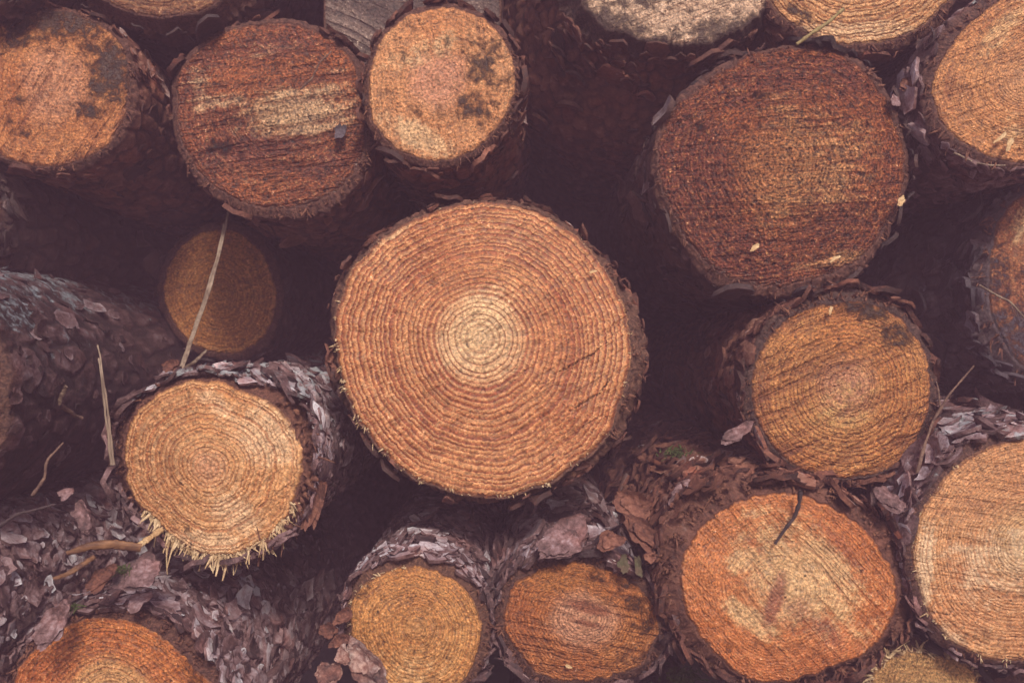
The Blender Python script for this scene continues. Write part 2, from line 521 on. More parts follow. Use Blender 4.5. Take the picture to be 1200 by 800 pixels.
    TH = np.broadcast_to(th, BR.shape)
    def lay(r, t, s):
        """polar position on the side of the log -> local metres"""
        x = r * np.cos(t); z = r * np.sin(t)
        d = (tilt[0] * x + tilt[1] * z) * k * np.exp(-s / 0.15)
        return np.stack([x * k + axis[0] * s, s + d, z * k + axis[1] * s], -1)
    Pv = np.stack([BR * np.cos(TH) * k, BR * np.sin(TH) * k, BS * 0.55], -1).reshape(-1, 3)
    wp = Pv + 0.35 * plate * np.stack([fbm(Pv / plate, 2, seed + 1), fbm(Pv / plate, 2, seed + 2), fbm(Pv / plate, 2, seed + 3)], 1)
    F1, F2, rid = voronoi(wp / plate, seed)
    f1, f2, rid2 = voronoi(wp / plate * 2.7, seed + 50)
    edge = sstep(0.02, 0.22, F2 - F1); edge2 = sstep(0.0, 0.3, f2 - f1)
    fine = fbm(Pv * 130, 4, seed + 30)
    dispm = plate_h * (edge * (0.5 + 0.8 * rid) + 0.35 * edge2 * rid2 + 0.6 * (fine - 0.5)) + 0.010 * (fbm(Pv * 11, 2, seed + 33) - 0.5)
    side = np.concatenate([np.zeros((ne + 1) * Na), np.ones((nb - ne - 1) * Na)])
    ramp_s = np.clip(BS.ravel() / 0.02, 0, 1)
    dispm = dispm * side * (0.35 + 0.65 * ramp_s)
    BRd = BR + (dispm / k).reshape(BR.shape)
    Vb = lay(BRd, TH, BS).reshape(-1, 3)
    tint = 0.16 + 0.42 * edge * (0.35 + 0.65 * rid) + 0.18 * edge2 * rid2 + tint_bias
    upw = np.sin(TH).ravel()
    lf = lichen * np.clip(0.35 + lich_axis * upw, 0, 1) * (0.3 + 1.1 * fbm(Pv * 26, 3, seed + 70)) * (1 - BE.ravel())
    ids = np.arange(nb * Na).reshape(nb, Na); nx = np.roll(ids, -1, 1)
    quads = [np.stack([ids[:-1], ids[1:], nx[1:], nx[:-1]], -1).reshape(-1, 4)]
    tris = [np.stack([ids[-1], np.full(Na, nb * Na), nx[-1]], -1)]
    Vs = [Vb, np.array([[axis[0] * length, length, axis[1] * length]])]
    at_t, at_l, at_e = [tint, [0.2]], [lf, [0]], [BE.ravel(), [0]]
    at_p = [np.stack([np.cos(TH), np.sin(TH), BS * 20], -1).reshape(-1, 3), [[1, 0, 0]]]
    off = nb * Na + 1
    # ---- bark scales standing off the surface
    if flakes:
        n = flakes
        ft = rng.uniform(-math.pi, math.pi, n)
        fs = 0.004 + flake_to * rng.uniform(0, 1, n) ** 1.6
        sz = np.minimum(flake_size * 0.85 * np.exp(rng.normal(0, 0.6, n)), flake_size * 2.3)
        ti = ((ft + math.pi) / (2 * math.pi) * Na).astype(int) % Na
        si = ne + np.clip(np.searchsorted(ss, fs), 1, nb - ne - 2)
        rloc = BRd[si, ti] + rng.uniform(0.2, 1.2, n) * 0.0016 / k
        c0 = lay(rloc, ft, fs)
        e = np.stack([np.cos(ft), np.zeros(n), np.sin(ft)], 1)
        tg = np.stack([-np.sin(ft), np.zeros(n), np.cos(ft)], 1)
        ax = np.broadcast_to(np.array([axis[0], 1.0, axis[1]]), (n, 3)).copy()
        spin = rng.normal(0, 0.4, n)
        a2 = ax * np.cos(spin)[:, None] + tg * np.sin(spin)[:, None]
        t2 = -ax * np.sin(spin)[:, None] + tg * np.cos(spin)[:, None]
        p1, p2 = rng.normal(0, 0.17, n), rng.normal(0.0, 0.17, n)
        nn = e - a2 * p1[:, None] - t2 * p2[:, None]
        nn /= np.linalg.norm(nn, axis=1)[:, None]
        a2 = a2 + e * p1[:, None]; t2 = t2 + e * p2[:, None]
        m = 9
        pa = np.linspace(0, 2 * math.pi, m, endpoint=False)
        jagr = rng.uniform(0.55, 1.25, (n, m))
        el = rng.uniform(0.8, 1.4, n)
        curl = rng.normal(0.12, 0.2, n)
        fv = np.zeros((n, 1 + 4 * m, 3))
        ht = rng.uniform(0.08, 0.2, n)
        fv[:, 0] = c0 + nn * (sz * 0.06)[:, None]
        for q in range(m):
            u1 = np.cos(pa[q]) * jagr[:, q] * el
            v1 = np.sin(pa[q]) * jagr[:, q]
            rimh = curl * (v1 * v1 + 0.3 * u1 * u1) + rng.normal(0, 0.07, n)
            inh = curl * 0.36 * (v1 * v1 + 0.3 * u1 * u1) + rng.normal(0.04, 0.05, n)
            for ring_i, (fr_, hgt) in enumerate(((0.6, inh), (1.0, rimh), (1.0, rimh), (0.9, rimh - ht - 0.12))):
                fv[:, 1 + ring_i * m + q] = c0 + (a2 * (u1 * fr_)[:, None] + t2 * (v1 * fr_)[:, None] + nn * hgt[:, None]) * sz[:, None]
        base = off + np.arange(n)[:, None] * (1 + 4 * m)
        for q in range(m):
            r_ = (q + 1) % m
            tris.append(np.concatenate([base, base + 1 + q, base + 1 + r_], 1))
            for ring_i in (0, 2):
                a_, b_ = 1 + ring_i * m, 1 + (ring_i + 1) * m
                quads.append(np.concatenate([base + a_ + q, base + b_ + q, base + b_ + r_, base + a_ + r_], 1))
        ftint = np.clip(rng.beta(1.5, 2.4, n) + tint_bias, 0, 1)
        Vs.append(fv.reshape(-1, 3))
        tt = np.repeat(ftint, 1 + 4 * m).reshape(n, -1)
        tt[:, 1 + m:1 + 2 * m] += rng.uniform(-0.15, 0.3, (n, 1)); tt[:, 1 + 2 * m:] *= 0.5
        at_t.append(tt.ravel())
        flf = lichen * np.clip(0.35 + lich_axis * np.sin(ft), 0, 1) * rng.uniform(0.1, 1.0, n)
        at_l.append(np.repeat(flf, 1 + 4 * m)); at_e.append(np.zeros(n * (1 + 4 * m)))
        at_p.append(np.zeros((n * (1 + 4 * m), 3)))
    bo = link_mesh("bark", np.concatenate(Vs), np.concatenate(quads), np.concatenate(tris), bark, root, dict(
        tint=np.concatenate(at_t), lich=np.concatenate(at_l), endf=np.concatenate(at_e), polar=np.concatenate(at_p)))
    # ---- torn fibres round the rim
    for (a0, a1, cnt, l0, l1, wd, droop, red) in fringe:
        aa = np.radians(rng.uniform(a0, a1, cnt))
        aa = aa + 0.06 * np.sin(aa * 23 + seed) + 0.04 * np.sin(aa * 61)
        rr_ = np.interp((aa + math.pi) % (2 * math.pi) - math.pi, th, Rj) * rng.uniform(0.965, 1.0, cnt)
        if red: rr_ = rr_ + np.interp((aa + math.pi) % (2 * math.pi) - math.pi, th, bt) * rng.uniform(0.2, 1.0, cnt)
        bs = np.stack([rr_ * np.cos(aa) * k, rng.uniform(-0.001, 0.004, cnt), rr_ * np.sin(aa) * k], 1)
        bs[:, 1] += (tilt[0] * bs[:, 0] + tilt[1] * bs[:, 2])
        dr = np.stack([np.cos(aa), rng.normal(-0.05, 0.25, cnt), np.sin(aa)], 1)
        dr = dr + rng.normal(0, 0.65 if red else 0.5, (cnt, 3)); dr /= np.linalg.norm(dr, axis=1)[:, None]
        sd = np.stack([-dr[:, 2], rng.normal(0, 0.4, cnt), dr[:, 0]], 1); sd /= np.linalg.norm(sd, axis=1)[:, None]
        V_, Q_ = ribbons(bs, dr, sd, (l0 + (l1 - l0) * rng.uniform(0, 1, cnt) ** 2.2) * k, rng.uniform(0.35, 1.5, cnt) * wd * k, droop, rng)
        if cnt < 30 and not red:
            for i in range(cnt):      # the big torn splinters, one by one
                V1, Q1 = ribbons(bs[i:i+1], dr[i:i+1], sd[i:i+1], np.array([rng.uniform(l0, l1) * k]), np.array([rng.uniform(0.5, 1.3) * wd * k]), droop, rng, 6)
                link_mesh("splinter", V1, Q1, None, SPLINTER, root, smooth=False)
            continue
        link_mesh("torn_bark" if red else "splinter_fringe", V_, Q_, None, SPLINTER_RED if red else SPLINTER, root, smooth=False)
    return root

# ------------------------------------------------------------------ unseen ground toned to bounce light, dark backing added behind to close gaps
SETTING_MATS = []
for nm, SETTING_RAMP in (("bounce_ground", [(0.3, (0.11, 0.082, 0.06)), (0.55, (0.17, 0.13, 0.095)), (0.75, (0.23, 0.18, 0.135))]),  # tone set to bounce light up onto log undersides
                  ("backing_dark", [(0.3, (0.035, 0.024, 0.02)), (0.55, (0.075, 0.05, 0.036)), (0.75, (0.12, 0.085, 0.055))])):  # dark tone stands in for the darkness deep in the gaps
    g = NG(nm)
    P = g.obj()
    n = g.noise(P, 14, 6, 0.65)
    g.put(g.bsdf.inputs["Base Color"], g.ramp(n, SETTING_RAMP))
    g.bsdf.inputs["Roughness"].default_value = 0.95
    g.bump(g.math('ADD', n, g.noise(P, 80, 5, 0.7)), 0.8, 0.03)
    SETTING_MATS.append(g.m)
def sheet(name, nx_, ny_, fn, mat):
    u, v = np.meshgrid(np.linspace(0, 1, nx_), np.linspace(0, 1, ny_), indexing='ij')
    V = fn(u.ravel(), v.ravel())
    ids = np.arange(nx_ * ny_).reshape(nx_, ny_)
    Q = np.stack([ids[:-1, :-1], ids[1:, :-1], ids[1:, 1:], ids[:-1, 1:]], -1).reshape(-1, 4)
    o = link_mesh(name, V, Q, None, mat)
    return tag(o, kind="structure")
def ground_fn(u, v):
    x, y = (u - 0.5) * 8, (v - 0.5) * 8
    z = 0.10 + 0.05 * (fbm(np.stack([x * 1.5, y * 1.5, x * 0], 1), 4, 5) - 0.5)
    return np.stack([x, y, z], 1)
sheet("ground", 90, 90, ground_fn, SETTING_MATS[0])
def backing_fn(u, v):
    x, h = (u - 0.5) * 5, v * 1.9
    y = 1.75 + 0.25 * v + 0.2 * (fbm(np.stack([x * 2, h * 2, x * 0], 1), 4, 8) - 0.5)
    return np.stack([x, y, 0.02 + h], 1)
sheet("dark_backing", 70, 40, backing_fn, SETTING_MATS[1])  # unseen backing added so the gaps end in darkness

# ------------------------------------------------------------------ the logs
def deg_all(v): return ((0, v), (90, v), (180, v), (270, v))

YEL, ORG = (0.52, 0.29, 0.105), (0.46, 0.20, 0.065)

# big centre log
make_log("large round pale orange log end with clear growth rings, in the middle of the pile",
    [(392,386),(397,350),(411,317),(442,282),(485,256),(532,241),(580,236),(623,245),(665,267),(699,298),(722,336),(739,381),(742,415),(734,457),
     (722,495),(699,529),(656,560),(618,577),(580,586),(532,579),(485,560),(442,524),(414,486),(400,448),(396,420)], (561,396), -0.03,
    wood_mat(1, (0.54,0.27,0.125), (0.25,0.068,0.032), (0.38,0.145,0.058), (0.84,0.62,0.36), 0.25, 27, 0.85, (32, 6, 0.28), 0.5, tonek=0.8, pale=(0.82,0.62,0.36), speck=0.42, relief=0.6),
    bark_mat(1, PAL_RED, (0.2,0.085,0.05)), 11, thick=((0,14),(20,9),(45,4),(90,1),(150,3),(165,6),(180,3),(230,1.5),(270,1.5),(310,2),(335,10),(350,18)),
    recess=0.010, flakes=500, fringe=((165,230,110,1.5,7,2.0,0.3,False),(235,300,80,1,4,2.0,0.3,False),(-60,170,90,1,4,1.6,0.3,False),(-40,60,70,3,9,3,0.3,True)),
    pale=((455,270,60,14,35,0.7),(560,385,60,42,60,0.75)), stain=((610,285,110,45,-15,0.3),(520,300,80,40,30,0.2)),
    cracks=((655,437,716,398,0.6),(668,484,718,445,0.7)),
    dirt=((585,383,5,4,0,0.6),(445,315,18,8,50,0.5)), jag=2.2, lichen=0.25)

# bright log with the splintered lower edge
make_log("bright yellow-orange log end with a fringe of torn splinters hanging from its lower edge",
    [(145,522),(156,489),(186,457),(224,446),(257,446),(287,461),(314,468),(336,489),(351,511),(355,541),(349,575),(338,605),(321,627),(295,642),
     (265,652),(231,648),(205,635),(186,612),(156,586),(146,552)], (242,547), -0.07,
    wood_mat(2, (0.64,0.385,0.19), (0.33,0.12,0.05), (0.52,0.25,0.095), (0.64,0.37,0.22), 0.16, 19, 0.7, (40, 7, 0.22), 0.5, tonek=0.7, pale=(0.80,0.60,0.37), stain=(0.40,0.175,0.06), speck=0.42, relief=0.8),
    bark_mat(2, PAL_GREY, (0.22,0.075,0.045)), 12, thick=((0,13),(25,17),(50,12),(75,6),(100,4),(130,9),(165,12),(195,9),(225,3),(270,2),(300,3),(330,9)),
    recess=0.012, flakes=1900, flake_size=0.0065, lichen=0.75, lich_axis=0.6, axis=(0.0, 0.0),
    pale=((315,510,45,40,-30,0.8),(260,480,20,40,50,0.5),(275,600,30,50,35,0.6),(235,635,60,16,0,0.9)),
    stain=((178,540,50,110,0,0.75),(210,480,50,30,20,0.6)), dirt=((215,622,18,10,-20,0.42),(120,480,5,5,0,0)),
    fringe=((218,335,520,1.5,12,3.4,0.7,False),(236,256,6,8,22,6,1.0,False),(275,284,3,10,22,6,0.9,False),(300,322,5,8,18,5,0.8,False),(300,400,90,4,20,6,0.5,True),(120,215,60,2,7,3,0.4,True)),
    jag=2.0, tint_bias=0.08)

# top row, far left
make_log("soiled orange log end in the top left corner with black mould blotches",
    [(0,26),(31,14),(70,12),(108,24),(140,49),(150,80),(150,112),(140,150),(115,178),(80,192),(38,194),(0,182),(-15,150),(-22,105),(-15,60)], (66,95), 0.02,
    wood_mat(3, (0.46,0.215,0.09), (0.22,0.07,0.03), (0.33,0.115,0.042), (0.54,0.28,0.16), 0.42, 22, 0.25, (58, 8, 0.9), 0.5, tonek=0.8),
    bark_mat(3, PAL_RED), 13, thick=deg_all(4), flakes=350, axis=(0.03, -0.05), plate_h=0.003,
    dirt=((75,22,95,34,0,1.0),(130,85,34,52,-15,1.0),(100,128,24,18,0,0.8),(15,35,45,36,0,0.8),(22,118,16,12,0,0.6),(60,60,14,10,0,0.5),(30,150,40,16,20,0.5),(110,60,30,14,-40,0.8)),
    fringe=((0,360,120,2,8,2,0.3,True),))

# wet red-brown end with saw-torn pale patches
make_log("wet dark red-brown log end with coarse saw tearing and pale straw-coloured patches",
    [(206,115),(210,80),(238,52),(276,33),(315,26),(353,28),(388,45),(413,73),(425,105),(429,140),(423,182),(402,217),(364,238),(325,245),(287,238),
     (252,220),(224,192),(210,157)], (325,135), 0.03,
    wood_mat(4, (0.27,0.088,0.034), (0.10,0.025,0.012), (0.13,0.034,0.015), (0.40,0.19,0.07), 0.2, 26, 0.35, (10, 8, 0.75), 0.75, tonek=0.9, rough=0.5,
             pale=(0.68,0.50,0.30), relief=1.3, speck=0.8),
    bark_mat(4, PAL_RED), 14, thick=((0,4),(90,5),(180,5),(250,10),(290,12),(320,10)), flakes=300, axis=(0.03,-0.02), plate_h=0.003,
    pale=((350,132,74,34,8,0.75),(350,118,50,8,8,0.6),(385,120,22,50,-20,0.5),(262,118,46,10,4,0.5),(290,205,50,12,-12,0.25),(235,105,18,30,0,0.35),(310,60,60,8,8,0.2)),
    stain=((300,175,90,20,8,0.7),(320,55,90,16,5,0.6),(390,190,40,20,30,0.5),(250,70,30,26,30,0.5)),
    dirt=((262,172,28,14,-10,0.7),(330,75,14,8,0,0.4)), fringe=((200,350,110,2,9,2.4,0.2,True),), jag=2.4)

# small pale end in the middle of the top row
make_log("pale tan log end with grey mould specks, in front of the grey timber",
    [(432,115),(435,77),(453,38),(484,16),(519,9),(554,14),(582,35),(600,66),(605,98),(596,129),(575,157),(544,182),(505,189),(470,178),(446,157),(435,140)],
    (514,91), 0.0,
    wood_mat(5, (0.57,0.31,0.155), (0.33,0.13,0.055), (0.46,0.195,0.08), (0.58,0.30,0.19), 0.36, 16, 0.28, (100, 7, 0.14), 0.6, tonek=0.8, pale=(0.70,0.52,0.30)),
    bark_mat(5, PAL_RED), 15, thick=((0,4),(60,3),(90,4),(135,4),(180,5),(230,6),(270,5),(310,5)), flakes=450, axis=(0.02,-0.05), plate_h=0.003,
    pale=((490,160,50,20,-25,0.7),(500,60,60,20,20,0.4)), dirt=((566,75,40,52,10,0.66),(555,122,45,36,0,0.66),(530,60,30,30,0,0.4),(470,62,16,12,0,0.5),(492,132,14,10,0,0.5),(530,175,16,10,0,0.4)),
    fringe=((150,390,110,2,9,2,0.4,True),))

# large rough red log, top right
make_log("large rough rust-red log end with a speckled lighter middle, biggest log on the right side",
    [(770,190),(775,160),(790,130),(800,120),(815,103),(850,80),(885,63),(937,54),(980,63),(1007,75),(1032,101),(1049,140),(1060,171),(1062,200),(1053,238),
     (1039,266),(1025,288),(990,312),(955,327),(920,334),(885,335),(850,326),(829,312),(808,281),(785,245),(773,215)], (918,192), 0.0,
    wood_mat(6, (0.245,0.080,0.033), (0.10,0.026,0.013), (0.13,0.036,0.017), (0.41,0.19,0.085), 0.34, 30, 0.55, (4, 4, 0.18), 0.8, tonek=0.95, rough=0.42,
             pale=(0.56,0.33,0.16), relief=1.6, speck=0.85),
    bark_mat(6, PAL_DARK), 16, thick=((0,4),(45,6),(90,2),(135,2),(180,3),(225,5),(270,10),(300,10),(330,4)), flakes=350, axis=(0.0,-0.02), plate_h=0.0035,
    pale=((975,190,60,85,20,0.42),(940,140,60,30,-15,0.4),(930,235,70,40,10,0.35),(975,305,70,10,14,0.6)), stain=((805,190,55,110,10,0.9),(860,300,90,40,-20,0.8),(900,90,90,24,6,0.65),(990,88,60,24,-30,0.7),(850,115,70,16,-5,0.6),(1040,200,16,90,0,0.4)),
    dirt=((823,150,11,9,0,0.7),(895,112,24,8,0,0.6),(1045,262,16,18,0,0.8),(880,75,60,9,12,0.4)),
    fringe=((0,360,160,2,8,2.6,0.2,True),(20,80,40,3,9,3,0.2,True)), jag=3.0, rel=0.003)

# top right corner
make_log("orange log end with grey flaking bark, cut off by the upper right corner",
    [(1091,101),(1102,73),(1119,45),(1147,17),(1172,0),(1210,-20),(1250,-10),(1285,30),(1295,90),(1280,150),(1240,183),(1205,192),(1182,190),(1147,178),(1116,157),(1098,136)],
    (1205,90), -0.02,
    wood_mat(7, (0.53,0.27,0.12), (0.27,0.09,0.038), (0.45,0.18,0.07), (0.57,0.32,0.16), 0.3, 30, 0.55, (20, 6, 0.35), 0.5, tonek=0.75, pale=(0.66,0.47,0.25)),
    bark_mat(7, PAL_GREY, (0.13,0.045,0.03)), 17, thick=((180,10),(140,11),(100,7),(225,9),(270,7),(0,8)), flakes=900, flake_size=0.007, lichen=0.5, axis=(0.03,-0.03),
    pale=((1180,30,60,16,50,0.6),(1185,150,16,26,0,0.5)), stain=((1120,110,26,50,0,0.35),), fringe=((90,300,120,3,12,2.4,0.4,True),), tint_bias=-0.02)

# top edge, right of the middle
make_log("half-hidden tan log end hanging over the big rust-red log, cut off by the upper edge",
    [(895,-20),(906,7),(930,31),(965,47),(1007,52),(1053,45),(1088,26),(1112,1),(1120,-60),(1095,-130),(1040,-175),(975,-175),(915,-130),(895,-60)], (1005,-60), 0.02,
    wood_mat(8, (0.55,0.32,0.15), (0.27,0.10,0.04), (0.46,0.21,0.08), (0.56,0.30,0.14), 0.3, 22, 0.8, (8, 8, 0.25), 0.5, tonek=0.65, pale=(0.68,0.50,0.30)),
    bark_mat(8, PAL_RED), 18, thick=deg_all(6), flakes=250, axis=(0.02,-0.02), dirt=((935,15,28,14,-30,0.7),), pale=((1010,35,90,14,0,0.7),),
    fringe=((200,340,100,3,9,2.2,0.3,True),))

# flared butt with a soiled pale end
make_log("thick dark flared log butt whose pale dirt-speckled end is cut off by the upper edge",
    [(668,-50),(676,-5),(687,12),(705,28),(740,40),(792,50),(846,44),(880,25),(900,4),(912,-60),(890,-130),(840,-175),(770,-185),(710,-165),(675,-110)], (790,-75), 0.02,
    wood_mat(9, (0.70,0.53,0.37), (0.40,0.22,0.13), (0.60,0.42,0.28), (0.66,0.49,0.34), 0.3, 18, 0.2, (20, 6, 0.2), 0.7, tonek=0.5, pale=(0.84,0.72,0.57), dirt=0.07,
             dirtc=(0.06,0.035,0.028), relief=1.6),
    bark_mat(9, [(p, tuple(v * 0.75 for v in c)) for p, c in PAL_RED], (0.07,0.035,0.028)), 19, thick=((180,20),(150,22),(225,12),(270,10),(300,10),(0,10),(90,8)),
    flare=((180,60),(150,62),(205,72),(225,82),(250,88),(275,82),(300,58),(325,30),(0,20),(90,10)), flare_len=0.16, recess=0.02, flakes=900, flake_size=0.007,
    axis=(0.0,0.0), dirt=((715,25,60,22,-20,0.6),(845,36,70,18,10,0.6),(740,0,60,18,0,0.4),(790,44,50,8,4,0.5)), plate_h=0.003, plate=0.014, jag=4.5, rel=0.004)

# right of the centre
make_log("mid-sized ochre log end crossed by dark slanting saw lines, with a pink heart",
    [(881,442),(892,410),(909,386),(937,365),(976,356),(1018,354),(1049,368),(1074,393),(1088,424),(1091,459),(1084,498),(1067,530),(1040,551),(1000,561),
     (960,557),(925,543),(900,518),(885,485)], (994,452), -0.03,
    wood_mat(10, (0.52,0.265,0.11), (0.26,0.09,0.035), (0.42,0.16,0.055), (0.56,0.30,0.19), 0.3, 19, 0.7, (24, 11, 0.8), 0.6, tonek=0.8, pale=(0.66,0.46,0.20), relief=1.3),
    bark_mat(10, PAL_RED, (0.08,0.035,0.028)), 20, thick=((0,4),(60,9),(90,9),(120,7),(160,6),(180,7),(225,6),(270,3),(315,4)), flakes=700, axis=(0.0,0.0), lichen=0.2,
    dirt=((1010,362,60,16,-8,0.9),(1055,395,30,28,-40,0.75),(940,372,30,10,25,0.4)), stain=((893,455,16,60,0,0.5),(925,520,40,22,-40,0.25),(1060,520,30,30,0,0.4)),
    pale=((990,470,60,40,20,0.35),), fringe=((0,360,130,2,8,2,0.3,True),(60,140,60,5,22,2,0.2,True)))

# bottom middle
make_log("small amber log end with fine rings and purplish-grey bark, below the big centre log",
    [(413,704),(428,683),(451,669),(482,664),(509,668),(535,682),(555,704),(566,735),(561,765),(549,792),(524,815),(493,823),(459,815),(428,788),(415,758),(410,731)],
    (488,735), -0.07,
    wood_mat(11, (0.55,0.30,0.12), (0.33,0.125,0.045), (0.45,0.19,0.065), (0.55,0.31,0.14), 0.10, 21, 0.6, (60, 7, 0.15), 0.7, tonek=0.7, pale=(0.70,0.48,0.25), speck=0.5, relief=0.8),
    bark_mat(11, PAL_GREY, (0.20,0.08,0.045)), 21, thick=((0,9),(45,10),(90,7),(135,8),(180,5),(270,5),(315,8)), flakes=1900, flake_size=0.006, lichen=0.4, axis=(0.02,0.0),
    pale=((480,790,60,30,0,0.5),), dirt=((430,690,16,10,45,0.6),(485,765,6,5,0,0.5)), fringe=((150,400,120,3,9,2.2,0.3,True),(100,200,60,2,8,2,0.3,False)), tint_bias=0.06)

make_log("small log end with a red rim and pink striped heart, topped by loose bark",
    [(589,735),(592,708),(603,685),(626,669),(658,661),(704,666),(739,681),(762,702),(773,735),(767,758),(746,781),(708,795),(666,800),(627,787),(604,763)], (688,722), -0.06,
    wood_mat(12, (0.42,0.18,0.06), (0.20,0.06,0.022), (0.34,0.11,0.035), (0.62,0.36,0.23), 0.42, 24, 0.55, (-12, 7, 0.45), 0.55, tonek=0.9, pale=(0.66,0.42,0.27),
             stain=(0.22,0.05,0.02), relief=1.2),
    bark_mat(12, PAL_GREY, (0.13,0.045,0.028)), 22, thick=((0,10),(45,10),(90,8),(150,8),(180,9),(225,9),(270,8),(315,9)), flakes=1700, flake_size=0.0085, lichen=0.4, axis=(0.0,0.02),
    stain=((690,712,40,9,-16,0.75),(690,730,30,5,-14,0.6)), dirt=((752,725,26,50,15,0.55),(720,680,50,14,-14,0.55),(740,770,40,18,30,0.55)),
    fringe=((0,360,140,2,8,2.6,0.2,True),(180,230,40,3,11,3,0.2,True)), jag=2.4, tint_bias=0.02)

make_log("wide oval orange-red log end with cream patches and a dark red stain in its middle",
    [(912 + (px - 912) * 1.035, 690 + (py - 690) * 1.035) for px, py in [(800,680),(806,648),(820,626),(848,602),(884,586),(920,581),(964,590),(996,610),(1024,640),(1044,672),(1049,704),(1040,732),(1020,756),(980,776),(940,791),
     (900,798),(868,788),(840,764),(816,728)]], (912,690), -0.08,
    wood_mat(13, (0.50,0.20,0.08), (0.27,0.08,0.033), (0.42,0.14,0.05), (0.56,0.29,0.14), 0.34, 32, 0.42, (-48, 5, 0.32), 0.5, tonek=0.85, pale=(0.74,0.55,0.30),
             stain=(0.24,0.06,0.036), rough=0.5, speck=0.42, relief=0.8),
    bark_mat(13, PAL_RED, (0.135,0.043,0.026), rough=0.8), 23, thick=((0,19),(25,22),(50,15),(75,12),(100,15),(130,29),(160,27),(180,23),(215,17),(250,6),(285,6),(310,9),(335,16)),
    flakes=1800, flake_size=0.0075, recess=0.010, axis=(0.0,0.02), lichen=0.15,
    pale=((935,672,88,62,-40,0.75),(962,655,48,26,-42,1.0),(882,725,46,16,-38,0.8),(880,655,36,22,20,0.7),(890,600,26,10,10,0.5),(1025,735,26,12,40,0.35),(1000,740,50,12,-50,0.35)),
    stain=((908,704,12,42,-18,0.8),(935,716,26,30,20,0.5),(968,738,40,18,-42,0.5),(985,640,45,12,-45,0.4)),
    dirt=((870,612,20,10,0,0.3),(965,730,20,10,0,0.35)), fringe=((0,360,260,2,9,3,0.2,True),(100,180,90,3,14,4,0.2,True)), jag=2.4, endw=0.6, plate_h=0.006)

make_log("large pale salmon log end with fine close rings, cut off by the right edge",
    [(1068,640),(1074,612),(1088,584),(1112,556),(1144,530),(1180,518),(1240,510),(1290,530),(1320,580),(1330,650),(1310,720),(1260,765),(1200,777),(1160,772),(1124,758),(1100,738),
     (1084,712),(1074,680)], (1205,632), -0.09,
    wood_mat(14, (0.58,0.33,0.16), (0.33,0.13,0.055), (0.48,0.20,0.085), (0.62,0.42,0.21), 0.32, 34, 0.55, (-8, 7, 0.25), 0.7, tonek=0.75, pale=(0.78,0.62,0.40), speck=0.42, relief=0.8),
    bark_mat(14, PAL_GREY, (0.14,0.055,0.04)), 24, thick=((180,6),(140,9),(100,10),(225,6),(270,5),(0,6)), flakes=1300, flake_size=0.009, lichen=0.55, axis=(0.0,0.02),
    pale=((1082,680,14,70,-5,0.85),(1170,660,60,60,0,0.5),(1110,740,30,14,-30,0.6),(1165,640,90,10,6,0.4)), stain=((1140,590,60,20,20,0.2),),
    dirt=((1152,740,8,18,10,0.5),(1120,755,24,6,-25,0.5),(1150,549,4,4,0,0.6)), fringe=((130,300,120,1,6,2.4,0.4,False),(100,260,80,2,7,2.4,0.3,True)))

make_log("rust-orange log end at the lower left edge with scaly purple bark, mostly below the frame",
    [(18,788),(45,755),(75,734),(111,723),(144,726),(180,740),(210,764),(228,785),(249,800),(265,840),(262,890),(230,935),(180,960),(120,960),(60,935),(22,890),(10,830)],
    (132,815), -0.10,
    wood_mat(15, (0.48,0.19,0.065), (0.26,0.075,0.028), (0.36,0.105,0.035), (0.62,0.40,0.19), 0.45, 17, 0.6, (30, 8, 0.2), 0.4, tonek=0.8, rough=0.5),
    bark_mat(15, PAL_GREY, (0.17,0.06,0.04)), 25, thick=((0,16),(30,20),(60,14),(90,8),(135,6),(180,8),(270,8)), flakes=3000, flake_size=0.0062, plate=0.022, plate_h=0.005, lichen=0.3, recess=0.012, axis=(0.02,0.02),
    dirt=((225,790,18,30,40,0.6),(40,770,16,16,0,0.5)), fringe=((0,180,160,3,12,3,0.3,True),), tint_bias=0.04)

# deep, small
make_log("small dim brown log end set far back in the shade behind the splintered log",
    [(191,330),(203,298),(227,277),(259,267),(290,277),(311,302),(322,330),(322,365),(311,393),(287,412),(252,414),(224,403),(206,382),(194,358)], (257,345), 0.27,
    wood_mat(16, (0.42,0.20,0.07), (0.22,0.085,0.03), (0.33,0.13,0.04), (0.40,0.19,0.07), 0.3, 14, 0.6, (20, 7, 0.3), 0.7, tonek=0.7),
    bark_mat(16, PAL_DARK), 26, thick=deg_all(5), flakes=150, axis=(0.0,0.0))

# far right, mouldy
make_log("dark log with blue-black mould over its orange end at the right edge",
    [(px + 14, py) for px, py in [(1146,330),(1150,285),(1165,245),(1195,222),(1240,212),(1290,230),(1325,280),(1335,340),(1315,400),(1270,440),(1220,442),(1180,425),(1156,385)]], (1254,330), 0.06,
    wood_mat(17, (0.30,0.12,0.05), (0.14,0.045,0.02), (0.2,0.06,0.03), (0.40,0.22,0.1), 0.3, 22, 0.3, (60, 7, 0.4), 0.6, tonek=0.8, dirt=0.0, dirtc=(0.035,0.032,0.05), pale=(0.68,0.50,0.28)),
    bark_mat(17, PAL_BLUE, (0.10,0.045,0.04)), 27, thick=((180,12),(140,12),(100,9),(225,14),(270,10),(0,8)), flare=((180,58),(140,34),(225,50),(0,0),(90,0),(270,5)), recess=0.012, endw=0.4, flakes=900,
    axis=(0.0,0.0), dirt=((1195,390,70,60,0,0.9),(1172,330,24,70,0,0.7),(1200,320,50,12,20,0.55)), pale=((1196,268,14,36,-10,0.5),), lichen=0.2,
    fringe=((100,260,90,3,14,2.4,0.4,True),))

